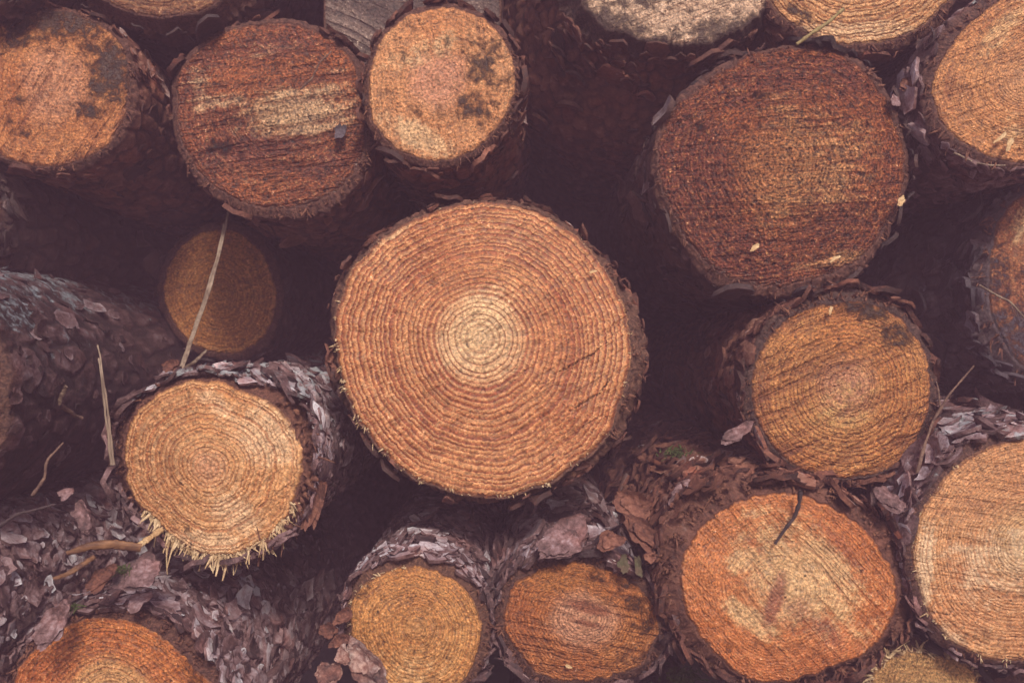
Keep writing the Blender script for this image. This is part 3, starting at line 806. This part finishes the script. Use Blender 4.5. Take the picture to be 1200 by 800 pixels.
make_log("small splintery pale log stub peeking up at the lower edge below the oval red log",
    [(1018,800),(1026,782),(1050,768),(1080,764),(1112,768),(1138,782),(1150,806),(1146,850),(1120,885),(1080,895),(1040,882),(1020,840)], (1084,826), -0.06,
    wood_mat(18, (0.62,0.40,0.19), (0.40,0.20,0.08), (0.54,0.29,0.12), (0.62,0.40,0.2), 0.3, 12, 0.4, (70, 6, 0.3), 0.8, tonek=0.6, relief=2),
    bark_mat(18, PAL_DARK), 28, thick=deg_all(5), flakes=200, fringe=((20,160,140,6,26,3,0.2,False),), jag=3)

# logs whose ends lie outside the frame, some seen by their bark, some added to darken gaps
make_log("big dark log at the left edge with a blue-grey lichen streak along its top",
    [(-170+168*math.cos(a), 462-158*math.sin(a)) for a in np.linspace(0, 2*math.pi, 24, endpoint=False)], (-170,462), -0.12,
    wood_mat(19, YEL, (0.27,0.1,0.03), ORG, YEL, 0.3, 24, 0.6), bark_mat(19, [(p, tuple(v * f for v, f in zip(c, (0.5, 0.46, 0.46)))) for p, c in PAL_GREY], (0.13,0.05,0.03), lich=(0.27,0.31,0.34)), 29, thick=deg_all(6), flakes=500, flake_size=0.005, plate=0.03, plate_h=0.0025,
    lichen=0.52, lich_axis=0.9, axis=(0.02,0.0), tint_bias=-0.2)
make_log("mauve-barked log with curling scales low at the left edge, under the splintered log",
    [(-130+110*math.cos(a), 738-110*math.sin(a)) for a in np.linspace(0, 2*math.pi, 24, endpoint=False)], (-130,738), -0.10,
    wood_mat(20, YEL, (0.27,0.1,0.03), ORG, YEL, 0.3, 24, 0.6), bark_mat(20, PAL_GREY, (0.13,0.05,0.03)), 30, thick=deg_all(6), flakes=3000, flake_size=0.0056, plate=0.024, plate_h=0.005,
    lichen=0.5, axis=(0.02,0.02), tint_bias=0.0)
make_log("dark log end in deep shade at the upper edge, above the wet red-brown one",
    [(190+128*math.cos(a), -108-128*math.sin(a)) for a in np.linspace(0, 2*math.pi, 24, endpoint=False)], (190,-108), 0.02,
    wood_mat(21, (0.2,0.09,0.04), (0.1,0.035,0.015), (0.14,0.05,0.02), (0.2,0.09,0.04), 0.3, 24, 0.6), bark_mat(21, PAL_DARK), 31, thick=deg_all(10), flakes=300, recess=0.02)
make_log("added dark log shading the upper left corner",
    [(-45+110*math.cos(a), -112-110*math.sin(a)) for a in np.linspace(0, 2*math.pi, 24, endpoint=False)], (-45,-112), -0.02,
    wood_mat(22, (0.2,0.09,0.04), (0.1,0.035,0.015), (0.14,0.05,0.02), (0.2,0.09,0.04), 0.3, 24, 0.6), bark_mat(22, PAL_DARK), 32, thick=deg_all(8), flakes=150)  # log added above the frame for the shade it gives

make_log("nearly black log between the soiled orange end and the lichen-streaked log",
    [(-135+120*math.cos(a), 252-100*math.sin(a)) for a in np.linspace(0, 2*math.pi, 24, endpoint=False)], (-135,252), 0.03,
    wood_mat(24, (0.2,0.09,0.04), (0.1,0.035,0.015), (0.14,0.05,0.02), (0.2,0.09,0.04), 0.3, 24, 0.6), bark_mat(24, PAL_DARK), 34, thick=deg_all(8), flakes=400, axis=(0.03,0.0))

make_log("added dark log closing the gap behind the corner log, at the upper edge",
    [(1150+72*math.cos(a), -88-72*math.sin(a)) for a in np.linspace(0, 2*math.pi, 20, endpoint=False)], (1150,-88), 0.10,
    wood_mat(25, (0.2,0.09,0.04), (0.1,0.035,0.015), (0.14,0.05,0.02), (0.2,0.09,0.04), 0.3, 24, 0.6), bark_mat(25, PAL_DARK), 35, thick=deg_all(8), flakes=150, axis=(0.0,-0.1))  # added to keep bright sky out of this gap
make_log("added dark log filling the gap under the mouldy log at the right edge",
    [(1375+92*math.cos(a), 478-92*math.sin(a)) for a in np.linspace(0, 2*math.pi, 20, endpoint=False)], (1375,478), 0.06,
    wood_mat(26, (0.2,0.09,0.04), (0.1,0.035,0.015), (0.14,0.05,0.02), (0.2,0.09,0.04), 0.3, 24, 0.6), bark_mat(26, PAL_DARK), 36, thick=deg_all(8), flakes=250, axis=(-0.05,0.0))  # added beyond the frame edge to darken the gap
make_log("added dark log covering the lit ground in the corner beneath the salmon log",
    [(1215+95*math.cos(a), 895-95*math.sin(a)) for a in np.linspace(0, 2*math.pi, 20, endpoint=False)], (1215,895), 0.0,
    wood_mat(27, (0.2,0.09,0.04), (0.1,0.035,0.015), (0.14,0.05,0.02), (0.2,0.09,0.04), 0.3, 24, 0.6), bark_mat(27, PAL_DARK), 37, thick=deg_all(8), flakes=300)  # added so a dark surface hides the sunlit ground
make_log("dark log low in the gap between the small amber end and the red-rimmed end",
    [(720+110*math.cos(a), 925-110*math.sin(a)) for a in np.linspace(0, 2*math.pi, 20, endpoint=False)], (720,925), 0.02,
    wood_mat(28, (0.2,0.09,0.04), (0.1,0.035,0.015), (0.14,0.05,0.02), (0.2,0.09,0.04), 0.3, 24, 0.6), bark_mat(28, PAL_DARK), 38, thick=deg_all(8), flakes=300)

# grey squared timber at the top
def square(x0, y0, x1, y1, n=10):
    p = []
    for i in range(n): p.append((x0 + (x1 - x0) * i / n, y0))
    for i in range(n): p.append((x1, y0 + (y1 - y0) * i / n))
    for i in range(n): p.append((x1 - (x1 - x0) * i / n, y1))
    for i in range(n): p.append((x0, y1 - (y1 - y0) * i / n))
    return p
make_log("weathered grey squared timber end at the upper edge, behind the pale tan log",
    square(380, -150, 586, 80), (483, -35), 0.07,
    wood_mat(23, (0.17,0.125,0.10), (0.06,0.04,0.034), (0.12,0.085,0.07), (0.17,0.125,0.10), 0.0, 20, 0.8, (-30, 6, 0.3), 0.35, rimc=(0.09,0.06,0.05), tonek=0.6, pale=(0.42,0.34,0.29), rough=0.8),
    bark_mat(23, PAL_DARK), 33, thick=deg_all(1), flakes=0, plate_h=0.0008, polar_scale=(300, 260, 300), jag=0.6, name="timber", category="timber", taper=0.0)

# ------------------------------------------------------------------ loose pieces lying on the logs
def make_chip(name, label, cat, px, py, y, w, h, rot, mat, seed, tilt=(0.3, 0.0), curl=0.25, layers=2, jag=0.2, group=None, thick=0.0016):
    """an irregular curled plate of a few layers; w, h half sizes in photo pixels"""
    rng = np.random.default_rng(seed)
    k = (D + y) / D / 1200.0 * WREF
    m, nr = 36, 7
    a = np.linspace(0, 2 * math.pi, m, endpoint=False)
    Vs, Qs, Ts, tint, off = [], [], [], [], 0
    ca, sa = math.cos(math.radians(rot)), math.sin(math.radians(rot))
    for L in range(layers):
        c = np.stack([np.cos(a) * 1.5, np.sin(a) * 1.5, np.full(m, seed + L * 3.3)], 1)
        ncut = rng.integers(5, 8)
        phi = np.linspace(0, 2 * math.pi, ncut, endpoint=False) + rng.normal(0, 0.3, ncut)
        cutd = rng.uniform(0.7, 1.1, ncut)
        cosd = np.cos(a[:, None] - phi[None, :])
        poly = np.min(np.where(cosd > 0.15, cutd[None, :] / np.maximum(cosd, 0.15), 9.0), axis=1)
        rj = np.minimum(poly, 1.45) + (fbm(c, 3, seed + L) - 0.5) * 4 * jag + (fbm(c * 5, 2, seed + L) - 0.5) * 1.6 * jag
        sc = 1 - 0.16 * L
        ox, oz = rng.normal(0, 0.12, 2) * (L > 0)
        rn = np.linspace(0, 1, nr + 1)[1:]
        u = np.concatenate([[0], (rn[:, None] * (np.cos(a) * rj)[None]).ravel()]) * sc + ox
        v = np.concatenate([[0], (rn[:, None] * (np.sin(a) * rj)[None]).ravel()]) * sc + oz
        q = np.stack([u * 2.2, v * 2.2, np.full_like(u, seed * 1.7 + L)], 1)
        hh = curl * (v * v + 0.35 * u * u) * min(w, h) * k + (fbm(q, 3, seed + 5 + L) - 0.5) * 0.5 * min(w, h) * k
        hh = hh + L * thick * 1.6 + (fbm(q * 5, 3, seed + 7 + L) - 0.5) * 0.16 * min(w, h) * k
        uu, vv = u * w * k, v * h * k
        X = uu * ca - vv * sa; Z = uu * sa + vv * ca
        Y = -hh + tilt[0] * Z + tilt[1] * X
        top = np.stack([X, Y, Z], 1)
        bot = top + np.array([0, thick, 0])
        nv = len(top)
        ids = 1 + np.arange(nr * m).reshape(nr, m); nx = np.roll(ids, -1, 1)
        Q = np.stack([ids[:-1], ids[1:], nx[1:], nx[:-1]], -1).reshape(-1, 4)
        T = np.stack([np.zeros(m, int), ids[0], nx[0]], -1)
        r0_ = 2 * nv + np.arange(m); r1_ = np.roll(r0_, -1)
        rim = np.stack([r0_, r0_ + m, r1_ + m, r1_], -1)
        Qs += [Q + off, Q[:, ::-1] + off + nv, rim + off]
        Ts += [T + off, T[:, ::-1] + off + nv]
        Vs += [top, bot, top[ids[-1]], bot[ids[-1]]]
        tn = -0.02 + 0.6 * fbm(q * 2.5, 4, seed + 11) + rng.uniform(-0.12, 0.15)
        tint += [tn, tn * 0.5, tn[ids[-1]] * 0.7, tn[ids[-1]] * 0.5]
        off += 2 * nv + 2 * m
    V = np.concatenate(Vs); n = len(V)
    o = link_mesh(name, V, np.concatenate(Qs), np.concatenate(Ts), mat, None,
                  dict(tint=np.concatenate(tint), lich=np.full(n, 0.15), endf=np.zeros(n), polar=np.zeros((n, 3))))
    o.location = [float(t) for t in world_pt(px, py, y)]
    return tag(o, label, cat, group)

def make_twig(name, label, cat, pts, r0, r1, mat, seed=0, flat=1.0, strands=1):
    """tube through (px, py, depth, ) points; r in photo pixels; flat < 1 squeezes the section"""
    rng = np.random.default_rng(seed)
    W3 = np.array([world_pt(*p) for p in pts])
    d = np.concatenate([[0], np.cumsum(np.linalg.norm(np.diff(W3, axis=0), axis=1))])
    n, m = 44, 8
    s = np.linspace(0, d[-1], n)
    P = np.stack([np.interp(s, d, W3[:, i]) for i in range(3)], 1)
    for _ in range(4):
        P[1:-1] = 0.5 * P[1:-1] + 0.25 * (P[:-2] + P[2:])
    base = P[0].copy()
    Vs, Qs, off = [], [], 0
    k = (D + pts[0][2]) / D / 1200.0
    for st in range(strands):
        Pst = P - base
        if strands > 1:
            ang = st * 2 * math.pi / strands
            Pst = Pst + np.outer(np.sin(np.linspace(0.3, 2.6, n) + st), [math.cos(ang), 0.5 * math.sin(ang), 0.1]) * r0 * k * 1.1
            Pst = Pst[: n - st * 5]
        nn = len(Pst)
        Pst = Pst + (fbm(np.stack([np.linspace(0, 9, nn), np.full(nn, seed + st), np.zeros(nn)], 1), 3, seed)[:, None] - 0.5) * r0 * k * np.array([1.2, 0.6, 0.6])
        T = np.gradient(Pst, axis=0); T /= np.linalg.norm(T, axis=1)[:, None]
        A = np.cross(T, [0, 1, 0]); A /= np.linalg.norm(A, axis=1)[:, None]
        B = np.cross(T, A)
        rr = np.interp(np.linspace(0, 1, nn), [0, 1], [r0, r1]) * k * (0.8 + 0.5 * vnoise(np.stack([np.linspace(0, 14, nn), np.full(nn, seed * 2.0), np.zeros(nn)], 1), seed + 4))
        th = np.linspace(0, 2 * math.pi, m, endpoint=False)
        V = Pst[:, None] + rr[:, None, None] * (A[:, None] * np.cos(th)[None, :, None] + B[:, None] * np.sin(th)[None, :, None] * flat)
        ids = np.arange(nn * m).reshape(nn, m) + off; nx = np.roll(ids, -1, 1)
        Qs.append(np.stack([ids[:-1], nx[:-1], nx[1:], ids[1:]], -1).reshape(-1, 4))
        Qs.append(np.array([[ids[0, 0], ids[0, 2], ids[0, 4], ids[0, 6]], [ids[-1, 6], ids[-1, 4], ids[-1, 2], ids[-1, 0]]]))
        Vs.append(V.reshape(-1, 3)); off += nn * m
    o = link_mesh(name, np.concatenate(Vs), np.concatenate(Qs), None, mat)
    o.location = [float(t) for t in base]
    return tag(o, label, cat)

STRAW = simple_mat("dry_straw", (0.30, 0.22, 0.155), (0.13, 0.085, 0.06), 60, (1, 1, 0.15), 0.6)
TWIG = simple_mat("dead_twig", (0.22, 0.13, 0.09), (0.09, 0.05, 0.04), 120, (1, 1, 1), 0.8)
TWIG_DARK = simple_mat("black_twig", (0.07, 0.045, 0.045), (0.035, 0.024, 0.024), 120, (1, 1, 1), 0.8)
STRIP = simple_mat("bark_strip", (0.24, 0.115, 0.05), (0.08, 0.035, 0.022), 90, (0.25, 1, 1), 0.6)
WOODCHIP = simple_mat("fresh_chip", (0.62, 0.43, 0.23), (0.46, 0.28, 0.13), 70, (1, 1, 1), 0.7)
GREENISH = simple_mat("mossy_scale", (0.085, 0.085, 0.045), (0.11, 0.07, 0.045), 70, (1, 1, 1), 0.85)
CHIP_GREY = bark_mat(51, PAL_GREY)
CHIP_RED = bark_mat(52, PAL_RED)
LICHENED = bark_mat(53, [(0.0, (0.05,0.03,0.03)), (0.3, (0.18,0.10,0.085)), (0.5, (0.34,0.26,0.24)), (0.75, (0.5,0.45,0.41)), (1.0, (0.62,0.58,0.53))])

make_twig("straw_stalk", "long dry straw stalk leaning up from the splintered log across the small dim log", "straw",
          [(212,434,-0.05),(224,398,-0.02),(240,350,0.03),(256,296,0.07),(268,238,0.10)], 2.0, 1.6, STRAW, 3, 0.5, 3)
make_twig("straw_stalk", "short broken straw lying beside the foot of the long stalk", "straw", [(216,432,-0.06),(228,424,-0.07),(242,410,-0.05)], 2.2, 1.6, STRAW, 4, 0.6, 1)
make_twig("straw_stalk", "thin upright straw standing against the big dark log left of the splintered log", "straw",
          [(132,545,-0.10),(128,510,-0.10),(124,480,-0.10),(119,440,-0.10),(114,404,-0.09)], 1.6, 1.0, STRAW, 5, 0.6, 2)
make_twig("twig", "thin curved twig rising from the salmon log beside the ochre log", "twig",
          [(1074,556,-0.07),(1084,520,-0.06),(1094,492,-0.05),(1112,462,-0.05),(1142,428,-0.05)], 2.0, 1.0, TWIG, 6)
make_twig("twig", "fine straight twig crossing behind the curved one, right of the ochre log", "twig",
          [(1102,476,0.0),(1098,450,0.02),(1093,420,0.03)], 1.4, 0.8, TWIG, 7)
make_twig("twig", "black crooked twig lying across the top of the oval red log end", "twig",
          [(938,574,-0.095),(935,596,-0.092),(931,606,-0.09),(921,618,-0.09),(908,637,-0.088)], 2.6, 1.6, TWIG_DARK, 8)
make_twig("twig", "brown forked twig stuck to the shaded side of the big dark left log", "twig",
          [(30,458,-0.02),(50,464,-0.03),(70,474,-0.03),(95,490,0.0)], 4.0, 2.0, TWIG, 9)
make_twig("wood_splinter", "pale splinter jutting from the twig on the big dark left log", "splinter", [(68,474,-0.035),(72,464,-0.04),(78,452,-0.045)], 2.8, 2.2, STRAW, 10, 0.5)
make_twig("twig", "dark twig lying on the mauve-barked log at the left edge", "twig", [(0,616,-0.14),(20,602,-0.14),(45,596,-0.13),(66,590,-0.12)], 2.4, 1.2, TWIG_DARK, 11)
make_twig("twig", "bent reddish twig standing up from the mauve-barked log", "twig", [(38,580,-0.10),(52,560,-0.10),(56,538,-0.10),(75,518,-0.09)], 2.2, 0.9, TWIG, 12)
make_twig("grass_stem", "yellow-green stem resting on the top edge of the big rust-red log", "grass stem", [(934,52,-0.02),(950,40,-0.02),(970,27,-0.015),(988,11,-0.01)], 2.2, 1.8,
          simple_mat("green_stem", (0.30, 0.22, 0.09), (0.2, 0.15, 0.07), 60), 13)
make_twig("twig", "thin dead twig stuck on the right part of the wet red-brown log end", "twig", [(352,105,0.015),(366,92,0.012),(374,74,0.012),(389,60,0.015)], 1.3, 0.8, TWIG, 14)
make_twig("twig", "fine pale twig curling over the mould on the log at the right edge", "twig", [(1148,334,0.03),(1165,344,0.02),(1185,354,0.02),(1200,372,0.02)], 1.5, 1.0, STRAW, 15)
make_twig("wood_splinter", "straw-coloured splinter stuck on the dark flared log butt", "splinter", [(743,66,0.05),(752,60,0.05),(763,52,0.05)], 1.8, 1.2, STRAW, 16, 0.6)
make_twig("grass_stem", "yellow grass blade on the dark side of the log in the upper right corner", "grass stem", [(1118,179,-0.02),(1140,190,-0.02),(1160,194,-0.02),(1178,194,-0.02)], 1.4, 0.8, STRAW, 17)

make_twig("wood_stick", "pale broken stick poking out left of the splinter fringe", "stick", [(161,640,-0.10),(174,631,-0.09),(189,620,-0.07)], 3.8, 3.4, WOODCHIP, 18, 0.5)
make_twig("bark_strip", "long yellow-brown bark strip lying on the mauve-barked log", "bark strip", [(80,648,-0.13),(104,640,-0.13),(130,637,-0.125),(164,642,-0.12)], 2.5, 5.5, STRIP, 19, 0.3, 3)
make_twig("bark_strip", "narrow amber bark strip angled below the long one", "bark strip", [(64,678,-0.14),(80,672,-0.14),(98,660,-0.13),(110,652,-0.13)], 1.6, 2.6, STRIP, 20, 0.3, 2)

chips = [
 ("large upright purple bark piece leaning at the left of the rust-orange log end", 62,735,-0.14,36,17,62,CHIP_GREY,(0.2,0.1),0.5,2),
 ("broad flat reddish-grey bark plate under the splinter fringe", 172,668,-0.12,30,17,14,CHIP_GREY,(0.7,0.0),0.15,2),
 ("upright brown bark piece between the yellow-brown strip and the broad plate", 119,676,-0.14,23,10,42,CHIP_RED,(0.2,0.2),0.5,2),
 ("small rounded grey bark scale below the broad reddish-grey plate", 164,703,-0.11,15,9,8,CHIP_GREY,(0.8,0),0.2,1),
 ("large layered grey-mauve bark plate on top of the log with the red rim", 658,634,-0.07,36,21,18,CHIP_GREY,(0.7,0.1),0.25,3),
 ("curled knob of grey and rust bark on the crest behind the red-rimmed log", 742,590,-0.03,26,19,-20,CHIP_RED,(0.3,0.0),0.7,3),
 ("stack of thin pink-brown bark sheets right of the layered grey-mauve plate", 752,622,-0.07,28,13,-42,CHIP_RED,(0.3,0.3),0.5,3),
 ("pink bark scale with an orange spot hanging above the red-rimmed log end", 715,633,-0.075,15,12,-10,CHIP_RED,(0.4,0.0),0.3,2),
 ("mossy green-brown bark scale above the right of the red-rimmed log end", 731,662,-0.075,10,12,0,GREENISH,(0.2,0.0),0.3,1),
 ("slim greenish bark scale right beside the mossy one", 748,664,-0.075,6,13,4,GREENISH,(0.2,0.0),0.3,1),
 ("tiny brown bark scale against the rim of the oval red log", 763,652,-0.085,8,6,20,CHIP_RED,(0.2,0.0),0.3,1),
 ("flat weathered bark slab above the left shoulder of the oval red log", 806,580,-0.05,28,18,20,CHIP_GREY,(0.6,0.1),0.15,3),
 ("splintered bark piece wedged below the left edge of the ochre log", 862,508,-0.035,22,9,24,CHIP_GREY,(0.3,0.0),0.3,2),
 ("pale silvery bark flake between the oval red log and the salmon log", 1040,582,-0.09,20,12,-30,CHIP_GREY,(0.4,0.0),0.3,2),
 ("dark grey crumpled leaf on the right of the wet red-brown log end", 399,152,0.018,7,11,-15,bark_mat(54, PAL_BLUE),(0.1,0.1),0.5,1),
 ("small pinkish bark chip on the upper right rim of the big rust-red log", 1049,117,-0.01,6,9,25,CHIP_GREY,(0.1,0.1),0.3,1),
 ("reddish bark piece between the big rust-red log and the corner log", 1064,98,0.0,15,10,20,CHIP_RED,(0.2,0.0),0.4,2),
 ("reddish bark curl on top of the splintered log beside the straw stalk", 203,428,-0.06,12,7,20,CHIP_RED,(0.4,0),0.5,2),
 ("large grey bark scale on the right shoulder of the splintered log", 330,440,0.02,20,11,-35,CHIP_GREY,(0.6,0.3),0.2,2),
 ("rusty peeled bark scrap hanging at the right of the splintered log end", 368,590,-0.05,14,34,-10,CHIP_RED,(0.1,0.3),0.6,3),
 ("curled bark scale with rust edge on the crest of the mauve-barked log", 98,604,-0.10,22,12,-50,CHIP_GREY,(0.5,0.0),0.4,2),
 ("pale cream bark flake on the crest of the mauve-barked log", 78,578,-0.10,12,7,10,CHIP_GREY,(0.6,0.0),0.4,1),
 ("pinkish-grey bark slab in front of the small amber log, at the lower edge", 425,778,-0.105,34,21,-32,LICHENED,(0.4,-0.3),0.15,3),
 ("cream-white bark flake at the lower edge, left end of the pinkish-grey slab", 384,788,-0.11,19,15,30,LICHENED,(0.3,0.2),0.2,2),
 ("small white bark flake between the rusty crumb and the pinkish-grey slab", 402,768,-0.11,13,9,-60,LICHENED,(0.3,0.2),0.25,2),
 ("rusty crumbled bark piece above the white flakes, left of the small amber log", 386,737,-0.085,13,9,-30,CHIP_RED,(0.2,0.3),0.6,3),
 ("crumpled rust-pink bark shred touching the left rim of the small amber log", 402,722,-0.08,14,8,35,CHIP_RED,(0.4,-0.2),0.6,2),
 ("dark red bark shred under the crumpled rust-pink one", 398,748,-0.085,11,8,10,CHIP_RED,(0.2,0.2),0.5,2),
]
for i, (lab, px, py, y, w, h, rot, mat, tl, cu, ly) in enumerate(chips):
    o = make_chip("bark_piece", lab, "bark piece", px, py, y, w * 0.88, h * 0.88, rot, mat, 200 + i, tl, cu, ly, group="loose bark pieces on the logs")
for i, (lab, px, py, y, w, h, rot) in enumerate([
 ("pale wood chip at the right rim of the big rust-red log", 1056,236,-0.012,7,4,50), ("larger pale wood chip on the corner log end, lower right of it", 1183,168,-0.03,11,4,60),
 ("slim pale wood chip beside the larger one on the corner log end", 1172,162,-0.03,9,2.6,35), ("white wood sliver on the lower edge of the big rust-red log end", 978,303,-0.008,7,2.4,30),
 ("pale wood chip pair low on the left of the big rust-red log end", 884,290,-0.008,8,4,40), ("white sliver at the top of the ochre log end", 973,364,-0.04,5,1.8,70),
 ("white sliver low on the red-rimmed log end", 667,781,-0.068,5,2,-20), ("tan sliver at the rim of the big centre log, upper right", 695,318,-0.038,5,2,20)]):
    make_chip("wood_chip", lab, "wood chip", px, py, y, w, h, rot, WOODCHIP, 300 + i, (0.2, 0.1), 0.2, 1, 0.2, "fresh wood chips stuck to the log ends", 0.001)

# moss tufts
MOSS = simple_mat("moss", (0.10, 0.13, 0.035), (0.05, 0.07, 0.02), 200, (1, 1, 1), 0.9)
def moss(label, px, py, y, r, n, seed):
    rng = np.random.default_rng(seed)
    k = (D + y) / D / 1200.0
    b = rng.normal(0, 0.45, (n, 3)) * r * k * np.array([1, 0.5, 0.5])
    d = rng.normal(0, 0.6, (n, 3)) + np.array([0, -0.5, 0.8]); d /= np.linalg.norm(d, axis=1)[:, None]
    s = np.cross(d, rng.normal(0, 1, (n, 3))); s /= np.linalg.norm(s, axis=1)[:, None]
    V, Q = ribbons(b, d, s, rng.uniform(3, 9, n) * k, rng.uniform(1.0, 2.4, n) * k, 0.3, rng, 3)
    o = link_mesh("moss_tuft", V, Q, None, MOSS, smooth=False)
    o.location = [float(t) for t in world_pt(px, py, y)]
    tag(o, label, "moss")
moss("green moss tuft at the lower edge between the red-rimmed and the oval red log", 800, 792, 0.0, 24, 260, 1)
moss("tiny green moss tuft left of the broad reddish-grey bark plate", 146, 668, -0.12, 11, 70, 2)
moss("faint moss tuft in the shade above the left shoulder of the oval red log", 792, 532, 0.06, 16, 90, 3)
moss("tiny moss speck on the large upright purple bark piece", 86, 712, -0.13, 7, 40, 4)

# ------------------------------------------------------------------ tinted volume added to lift the blacks to mauve
def box(name, x0, x1, y0, y1, z0, z1, mat):
    V = [(x, y, z) for x in (x0, x1) for y in (y0, y1) for z in (z0, z1)]
    Q = [(0,1,3,2),(4,6,7,5),(0,4,5,1),(2,3,7,6),(0,2,6,4),(1,5,7,3)]
    return link_mesh(name, V, Q, None, mat, smooth=False)
hm = bpy.data.materials.new("added_veil"); hm.use_nodes = True
nt = hm.node_tree; nt.nodes.clear()
vo = nt.nodes.new("ShaderNodeVolumePrincipled"); mo = nt.nodes.new("ShaderNodeOutputMaterial")
vo.inputs["Color"].default_value = (*VEIL_COLOR, 1)
vo.inputs["Density"].default_value = VEIL_DENSITY
nt.links.new(vo.outputs[0], mo.inputs["Volume"])
tag(box("added_veil", -4.4, 4.4, -4.4, 4.4, -1.0, 2.4, hm), kind="stuff")
